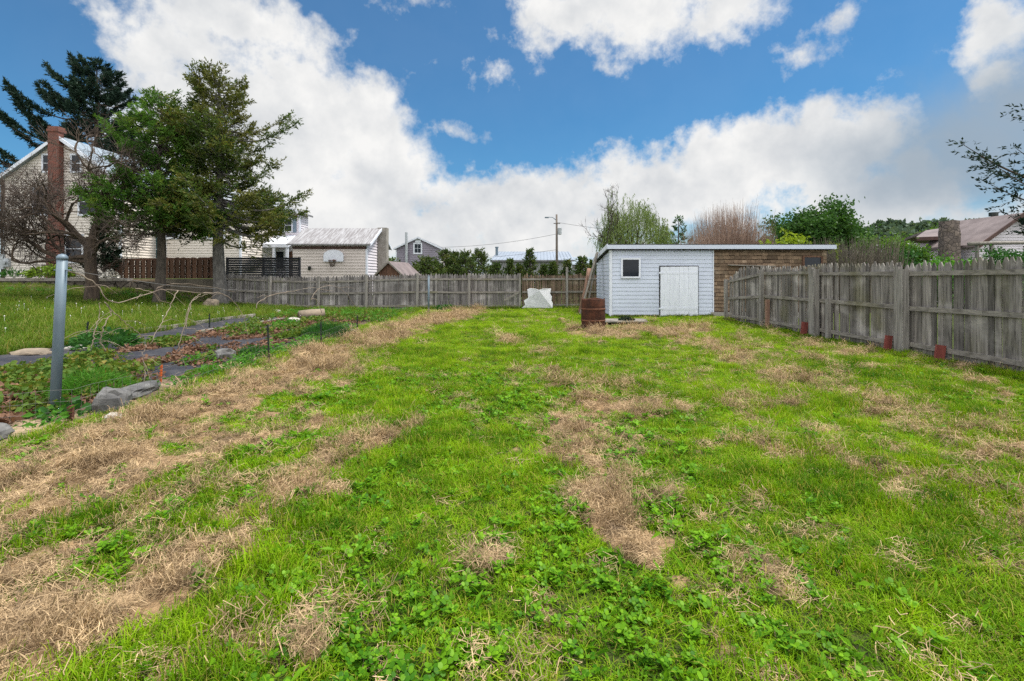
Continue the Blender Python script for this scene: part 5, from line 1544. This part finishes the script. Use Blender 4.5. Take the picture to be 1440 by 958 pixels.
broadleaf('broadleaf_tree', 'rounded deep green tree behind the shingled half of the shed', (20.9, 34, 0), 7.9, 3.8, 'tree_green', 41, 95, (.22, .13), .22, 4, .65, .22, .55)
broadleaf('sapling', 'young lime green tree in front of the rounded deep green tree', (14.9, 27, 0), 4.9, 1.9, 'tree_lime', 44, 22, (.20, .13), .07, 3, .35, .35, .5, nl=6)
broadleaf('sapling', 'small lime green sapling above the right end of the shed roof', (17.4, 27.5, 0), 4.6, 1.1, 'tree_lime', 47, 18, (.2, .13), .05, 3, .3, .4, .45, nl=5)
broadleaf('broadleaf_tree', 'bright green tree between the deep green tree and the hill', (25.0, 34.0, 0), 4.9, 1.7, 'tree_bright', 51, 60, (.2, .13), .12, 3, .5, .25, .55)
broadleaf('bush', 'yellow-green bush beyond the dry brown shrubs', (19.4, 25.5, 0), 4.6, 1.5, 'tree_bright', 53, 70, (.16, .1), .07, 3, .4, .25, .6, cat='bush')
broadleaf('bush', 'dark glossy green bush left of the stone chimney', (19.0, 23.8, 0), 4.2, 1.9, 'plant_dark', 55, 90, (.15, .1), .07, 3, .4, .2, .65, cat='bush', low=.15)
broadleaf('bush', 'low bright green bush at the foot of the stone chimney', (18.6, 21.0, 0), 3.1, 1.8, 'plant_bright', 58, 80, (.13, .08), .05, 3, .4, .15, .7, cat='bush', low=.12)
broadleaf('creeper_bush', 'mixed green creepers hanging beneath the pole rail', (20.4, 20.2, 0), 3.5, 1.9, 'plant_dark', 61, 80, (.13, .08), .05, 3, .4, .12, .7, cat='bush', low=.12)
broadleaf('creeper_bush', 'yellowish creepers below the pole rail at the very right edge', (21.7, 19.6, 0), 3.3, 1.6, 'tree_bright', 63, 70, (.13, .08), .05, 3, .4, .12, .7, cat='bush', low=.12)
for X, Y, H, w, m, lb in ((48, 52, 8.0, 3.6, 'tree_bright', 'bright green tree directly behind the stone chimney'), (54, 54, 7.6, 3.2, 'tree_green', 'green tree behind the white roof vent'), (43.5, 58, 7.6, 3.0, 'tree_bright', 'bright green tree left of the stone chimney on the slope'),
                          (60, 56, 9.4, 3.8, 'tree_bright', 'taller bright green tree behind the brown gable'), (39, 66, 8.0, 3.4, 'tree_bright', 'light green tree at the foot of the hill')):
    broadleaf('broadleaf_tree', lb, (X, Y, 0), H, w, m, int(X * 3), 34, (.4, .26), .2, 3, 1.0, .2, .6, group='trees behind the low house')
broadleaf('broadleaf_tree', 'small rounded tree left of the grey house behind the garage', (-13.5, 50, 0), 5.6, 2.0, 'hedge_leaf', 71, 40, (.3, .2), .15, 3, .7, .2, .6)

# willow
q = np.random.default_rng(61)
t = thing('willow_tree', 'pale green weeping willow behind the white end of the shed', 'tree', (8.2, 38, 0))
tb = MB(); tips = []; B0 = np.array([8.2, 38, 0.])
tb.tube([B0, B0 + [.05, 0, 1.5], B0 + [.1, 0, 2.4]], [.3, .24, .2], 8)
for d, L, r in (((-.75, 0, 1), 1.7, .10), ((.9, .1, .8), 1.7, .11), ((.25, -.3, 1), 1.9, .12), ((.1, .5, 1), 1.8, .1), ((1.2, -.2, .45), 1.6, .09), ((-.3, -.4, 1), 1.6, .09)):
    grow(q, tb, tips, B0 + [.1, 0, 2.3], np.array(d), L, r, 3, .42, .22, .74, (2, 3), 5, .3, .008, True)
tb.tube([B0 + [-1.0, -.4, 0], B0 + [-1.0, -.4, 2.5], B0 + [-.75, -.4, 4.5], B0 + [-.6, -.4, 6.3]], [.14, .12, .08, .03], 7)
tips2 = []
for z, d in ((4.0, (-.8, 0, .9)), (4.8, (.5, 0, 1)), (5.6, (-.4, 0, 1)), (6.2, (.2, 0, 1)), (3.2, (-.9, .2, .7))):
    grow(q, tb, tips2, B0 + [-.8, -.4, z], np.array(d), .9, .04, 3, .5, .2, .75, (2, 3), 4, .4, .006, True)
tb.build('trunk', M['bark'], t)
C = []; D = []; hang = []
for k in range(330):
    a = q.uniform(0, 2 * PI); e = math.asin(q.uniform(.0, 1)); k2 = q.uniform(.82, 1.05)
    hang.append((B0 + np.array([1.1 + 2.7 * math.cos(a) * math.cos(e) * k2, 2.2 * math.sin(a) * math.cos(e) * k2, 4.0 + 3.35 * math.sin(e) * k2 * (.9 + .2 * math.sin(a * 3))]), 1.0))
for p, d in tips2[::5]: hang.append((p, .55))
for p, fl in hang:
    for j in range(3):
        L = q.uniform(.5, 1.9) * fl; o = p + q.normal(0, .20, 3); n = int(L / .06)
        s = np.linspace(0, 1, n); dx = q.normal(0, .22, 2)
        c = np.stack([o[0] + dx[0] * np.sin(s * 1.5), o[1] + dx[1] * np.sin(s * 1.5), o[2] + .18 * np.sin(s * 3) - s * L], 1); c = c[c[:, 2] > 1.2]
        C.append(c); D.append(np.stack([q.normal(0, .45, len(c)), q.normal(0, .45, len(c)), np.full(len(c), -1.0)], 1))
C = np.concatenate(C); D = np.concatenate(D); b = MB(); b.leaves(C, D, .19 * q.uniform(.6, 1.3, len(C)), .042, q)
b.build('crown', M['willow'], t)
tw = MB()
for p, d in tips2:
    for k in range(3):
        e = d + q.normal(0, .5, 3) + [0, 0, .3]; e /= np.linalg.norm(e); tw.tube([p, p + e * q.uniform(.2, .6)], [.008, .004], 3, False)
tw.build('twigs', M['twig'], t)

conifer('spruce_tree', 'small pale green spruce standing right of the willow', (15.0, 45, 0), 6.9, 1.0, lambda f: 1.7 * (1 - f) ** .8 + .15, 60, 77, ('tree_green',), 'bark', .12, (-.1, .6), .3, .55, (.22, .10), None, .1)

# hedge of small conifers beyond the back fence
HEDGE = [(598, 368, 31, 1.57, 'bushy low conifer of the hedge right of the little brown shed'), (626, 357, 33, 1.36, 'pointed hedge conifer under the right eave of the grey house'), (641, 359, 33.5, 1.15, 'narrow hedge conifer just right of the grey house wall'),
         (655, 359, 32, 1.36, 'broad hedge conifer midway between the grey house and the metal building'), (673, 356, 34, 1.57, 'twiggy hedge conifer touching the left end of the metal roof'), (697, 376, 32, 0.88, 'low hedge conifer below the flue of the metal building'),
         (716, 369, 33, 0.47, 'thin yellowish hedge conifer in front of the metal wall'), (730, 377, 32, 0.47, 'lowest hedge conifer beside the tall dark one'), (746, 355, 31, 0.67, 'tallest dark pointed hedge conifer before the metal wall'),
         (766, 377, 33, 0.59, 'low hedge conifer just left of the utility pole'), (779, 373, 31, 0.53, 'hedge conifer at the foot of the utility pole'), (797, 371, 33, 0.65, 'yellow-green hedge conifer just right of the utility pole'),
         (818, 366, 30, 0.82, 'dark hedge conifer beside the willow trunk'), (833, 371, 31, 0.71, 'dark hedge conifer touching the left side of the shed')]
for k, (x, y, Y, w, lb) in enumerate(HEDGE):
    p = P(x, y, Y)
    conifer('hedge_conifer', lb, (p[0], Y, 0), p[2] + .1, .25, lambda f, w=w: w * (1 - f) ** .7 + .10, 120, 100 + k, ('hedge_leaf',), 'bark', .08, (.1, .9), .3, .8, (.15, .065), None, .05, first=.1, group='conifers of the hedge beyond the fence')
conifer('evergreen_shrub', 'blackish columnar evergreen behind the bare tree trunk', (-20.0, 24.4, 1.35), 3.0, .1, lambda f: .85 * (1 - f) ** .45 + .1, 120, 140, ('arbor',), 'bark', .08, (.6, 1.1), .2, 1.1, (.15, .06), None, .0, first=.1)

# bare brown thicket and dry shrubs: upright twigs
def twiggy(name, label, x0, x1, y0, y1, H, n, mat, seed, lean=.25, r=.008, shape=True, cat='bush'):
    q = np.random.default_rng(seed); t = thing(name, label, cat, ((x0 + x1) / 2, (y0 + y1) / 2, 0)); tb = MB()
    for k in range(n):
        u = q.uniform(-1, 1); v = q.uniform(-1, 1)
        x = (x0 + x1) / 2 + u * (x1 - x0) / 2 * .8; y = (y0 + y1) / 2 + v * (y1 - y0) / 2
        h = H * (1 - .55 * u * u if shape else 1) * q.uniform(.62, 1.02)
        dx = u * lean * h * .45 + q.normal(0, lean * .35) * h * .4; dy = q.normal(0, lean * .5) * h * .4
        pts = np.array([[x, y, 0], [x + dx * .25, y + dy * .25, h * .4], [x + dx * .65, y + dy * .65, h * .75], [x + dx, y + dy, h]])
        tb.tube(pts, [r * 1.6, r * 1.2, r * .9, r * .45], 3, False)
        for j in range(7):
            f = q.uniform(.3, .92); p = np.array([np.interp(f, [0, .4, .75, 1], pts[:, c]) for c in range(3)])
            L = q.uniform(.25, .8) * (1.1 - f * .6) * H / 5; e = np.array([q.normal(0, .45), q.normal(0, .45), 1]); e /= np.linalg.norm(e)
            tb.tube([p, p + e * L], [r * .7, r * .3], 3, False)
    tb.build('stems', M[mat], t)
    return t


twiggy('bare_thicket', 'rosy brown leafless thicket rising behind the shed roof', 10.3, 15.9, 28.5, 32.5, 6.0, 2600, 'twig_tan', 91, .38, .0075)
twiggy('dry_shrub', 'dry grey-brown stems behind the picket fence right of the shed', 13.2, 16.8, 20.6, 22.6, 3.25, 650, 'twig_grey', 93, .3, .009, False)

# wood on the far hill
q = np.random.default_rng(17); C = []; tb = MB()
for k in range(330):
    Y = q.uniform(105, 265); a = q.uniform(.46, 1.3); X = a * Y; z = gz(X, Y, False)
    H = q.uniform(7, 12) ; w = q.uniform(2.6, 4.2); n = 260
    d = q.normal(0, 1, (n, 3)); d /= np.linalg.norm(d, axis=1, keepdims=True); d[:, 2] = np.abs(d[:, 2]) * 1.2 - .35
    lob = .72 + .38 * vnoise(d[:, 0] * 2.3 + k, d[:, 1] * 2.3 + d[:, 2] * 2 + k, k)
    C.append(np.array([X, Y, z + H * .62]) + d * lob[:, None] * np.array([w, w, H * .42]))
    tb.tube([[X, Y, z - .3], [X, Y, z + H * .6]], [.3, .15], 5, False)
C = np.concatenate(C); b = MB(); b.leaves(C, q.normal(0, 1, C.shape), 1.5 * q.uniform(.6, 1.2, len(C)), 1.1, q)
o = b.build('hill_woods', M['hill_leaf_hazed']); tag(o, 'wooded hillside far off at the right horizon', 'woods', kind='stuff')
tag(tb.build('hill_trunks', M['bark']), 'tree trunks of the wooded hillside', 'woods', kind='stuff')

# ================================================================== SKY
SUN_AZ, SUN_EL = R(80), R(68)     # azimuth from +Y towards +X
W_ = NT('World', True); SC.world = W_.owner
sky = W_.n('ShaderNodeTexSky', sky_type='NISHITA'); sky.sun_disc = False
sky.sun_elevation = SUN_EL; sky.sun_rotation = SUN_AZ; sky.air_density = 1.0; sky.dust_density = 0.6; sky.ozone_density = 2.5
tc = W_.n('ShaderNodeTexCoord'); D = tc.outputs['Generated']
# wandering of the cloud outlines
n1 = W_.noise(D, 5.5, 7, 0.58); n2 = W_.noise(D, 15.0, 6, 0.6)
sub = W_.vmath('SUBTRACT', n1.outputs['Color'], (.5, .5, .5)); sub2 = W_.vmath('SUBTRACT', n2.outputs['Color'], (.5, .5, .5))
Dw = W_.vmath('ADD', D, W_.vmath('ADD', W_.vmath('MULTIPLY', sub, (.13, .13, .13)), W_.vmath('MULTIPLY', sub2, (.06, .06, .06))))
sp = W_.n('ShaderNodeSeparateXYZ', {0: Dw})
az = W_.math('ARCTAN2', sp.outputs[0], sp.outputs[1])
el = W_.math('ARCTANGENT', W_.math('DIVIDE', sp.outputs[2], W_.math('SQRT', W_.math('ADD', W_.math('MULTIPLY', sp.outputs[0], sp.outputs[0]), W_.math('MULTIPLY', sp.outputs[1], sp.outputs[1])))))
AE = W_.n('ShaderNodeCombineXYZ', {0: az, 1: el}).outputs[0]


def ae(x, y):
    a = math.atan((x - CX) / F_PX); return a, math.atan((HY - y) / F_PX * math.cos(a))


def blob_field(blobs):
    d = None
    for x, y, rx, ry in blobs:
        a, e = ae(x, y); ra = abs(ae(x + rx, y)[0] - ae(x - rx, y)[0]) / 2; re = abs(ae(x, y - ry)[1] - ae(x, y + ry)[1]) / 2
        L = W_.vmath('LENGTH', W_.vmath('MULTIPLY_ADD', AE, (1 / ra, 1 / re, 0), (-a / ra, -e / re, 0)))
        L = W_.math('MULTIPLY_ADD', L, min(ra, re), -min(ra, re))
        d = L if d is None else W_.math('SMOOTH_MIN', d, L, .02)
    return d


CUM = [(330, 40, 190, 75), (250, 75, 130, 75), (420, 120, 110, 75), (350, 200, 230, 110), (500, 170, 95, 80), (540, 240, 80, 95), (470, 300, 190, 80), (560, 330, 120, 60), (300, 330, 300, 60),   # the big heap on the left
       (800, 20, 105, 70), (900, 25, 120, 72), (1010, 15, 80, 62), (760, 60, 50, 32), (880, 75, 70, 30),                                                                      # top centre
       (700, 100, 30, 20), (870, 112, 34, 12), (585, 2, 45, 18), (1125, 68, 26, 13), (1165, 30, 42, 32), (640, 178, 32, 13), (1200, 8, 32, 18), (592, 90, 28, 10),
       (740, 300, 190, 78), (900, 270, 150, 72), (1020, 240, 130, 82), (1130, 215, 120, 92), (1215, 190, 80, 72), (1230, 290, 170, 80), (720, 345, 300, 40),                 # bank along the horizon
       (1400, 40, 75, 62), (1420, 95, 60, 40), (1440, 20, 60, 60), (1400, 320, 180, 40)]
VEIL = [(1370, 215, 150, 85), (1300, 240, 130, 70), (1450, 160, 110, 90)]
dc = blob_field(CUM); dv = blob_field(VEIL)
fine = W_.noise(D, 26.0, 6, 0.62)
dens = W_.math('MULTIPLY', dc, -11.0); dens = W_.math('ADD', dens, W_.math('MULTIPLY_ADD', fine.outputs[0], .9, -.45)); dens = W_.math('ADD', dens, W_.math('MULTIPLY_ADD', n2.outputs[0], .9, -.45))
behind = W_.noise(D, 2.2, 6, .6)
sp0 = W_.n('ShaderNodeSeparateXYZ', {0: D})
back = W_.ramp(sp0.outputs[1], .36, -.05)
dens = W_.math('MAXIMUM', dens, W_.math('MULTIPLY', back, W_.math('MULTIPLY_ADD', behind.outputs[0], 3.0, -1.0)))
cover = W_.ramp(dens, -.08, .50)
veil = W_.math('MULTIPLY', W_.ramp(dv, .07, -.07), .92)
# light and shade inside the clouds: thickness towards the sun
LN = Vector((math.sin(R(20)) * .55, math.cos(R(20)) * .2, .8)).normalized() * .035
m1 = W_.noise(D, 8.0, 5, .55); m2 = W_.noise(W_.vmath('ADD', D, tuple(LN)), 8.0, 5, .55)
rel = W_.math('SUBTRACT', m1.outputs[0], m2.outputs[0])
soft = W_.noise(D, 2.6, 3, .5)
shade = W_.math('ADD', W_.math('MULTIPLY_ADD', rel, 1.9, .55), W_.math('MULTIPLY_ADD', soft.outputs[0], 1.5, -.75))
shade = W_.math('ADD', shade, W_.math('MULTIPLY', W_.ramp(dens, 1.0, .0), .25), clamp=True)
CL = 7.7
cloud = W_.mix(shade, (.60 * CL, .635 * CL, .68 * CL), (.99 * CL, .985 * CL, .97 * CL))
vcol = W_.mix(soft.outputs[0], (.30 * CL, .385 * CL, .475 * CL), (.46 * CL, .54 * CL, .62 * CL))
low = W_.ramp(sp0.outputs[2], .16, -.02)
base = W_.mix(1.0, sky.outputs[0], (.27, .73, .96), 'MULTIPLY')
c = W_.mix(W_.math('MULTIPLY', low, .75), base, (.78 * CL, .82 * CL, .86 * CL))
cloud = W_.mix(back, cloud, (1.9 * CL, 1.9 * CL, 1.9 * CL))  # unseen clouds behind the camera, brightened as added fill for lawn and shed
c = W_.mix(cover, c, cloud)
c = W_.mix(W_.math('MULTIPLY', veil, W_.ramp(sp0.outputs[2], .04, .12)), c, vcol)
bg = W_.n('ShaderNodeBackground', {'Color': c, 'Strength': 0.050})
wo = W_.n('ShaderNodeOutputWorld', {0: bg.outputs[0]})
SC.world.cycles.sampling_method = 'MANUAL'; SC.world.cycles.sample_map_resolution = 512

sl = bpy.data.lights.new('sun', 'SUN'); sl.energy = 2.3; sl.angle = R(11); sl.color = (1.0, .95, .86)
so = bpy.data.objects.new('sun', sl); COL.objects.link(so)
sd = Vector((math.cos(SUN_EL) * math.sin(SUN_AZ), math.cos(SUN_EL) * math.cos(SUN_AZ), math.sin(SUN_EL)))
so.rotation_euler = (-sd).to_track_quat('-Z', 'Y').to_euler()

# ================================================================== CAMERA
cd = bpy.data.cameras.new('camera'); co = bpy.data.objects.new('camera', cd); COL.objects.link(co)
co.location = (0, 0, EYE); co.rotation_euler = (PI / 2, 0, 0)
cd.sensor_width = 36; cd.lens = 36 * F_PX / 1440; cd.shift_y = -(958 / 2 - HY) / 1440
cd.clip_start = .05; cd.clip_end = 2000
SC.camera = co
SC.view_settings.view_transform = 'Standard'; SC.view_settings.look = 'None'; SC.view_settings.gamma = 1; SC.view_settings.use_curve_mapping = False
SC.view_settings.exposure = 1.30
SC.cycles.use_denoising = False; SC.cycles.denoiser = 'OPENIMAGEDENOISE'; SC.cycles.denoising_input_passes = 'RGB_ALBEDO_NORMAL'; SC.cycles.denoising_prefilter = 'ACCURATE'
SC.cycles.max_bounces = 6; SC.cycles.transparent_max_bounces = 4
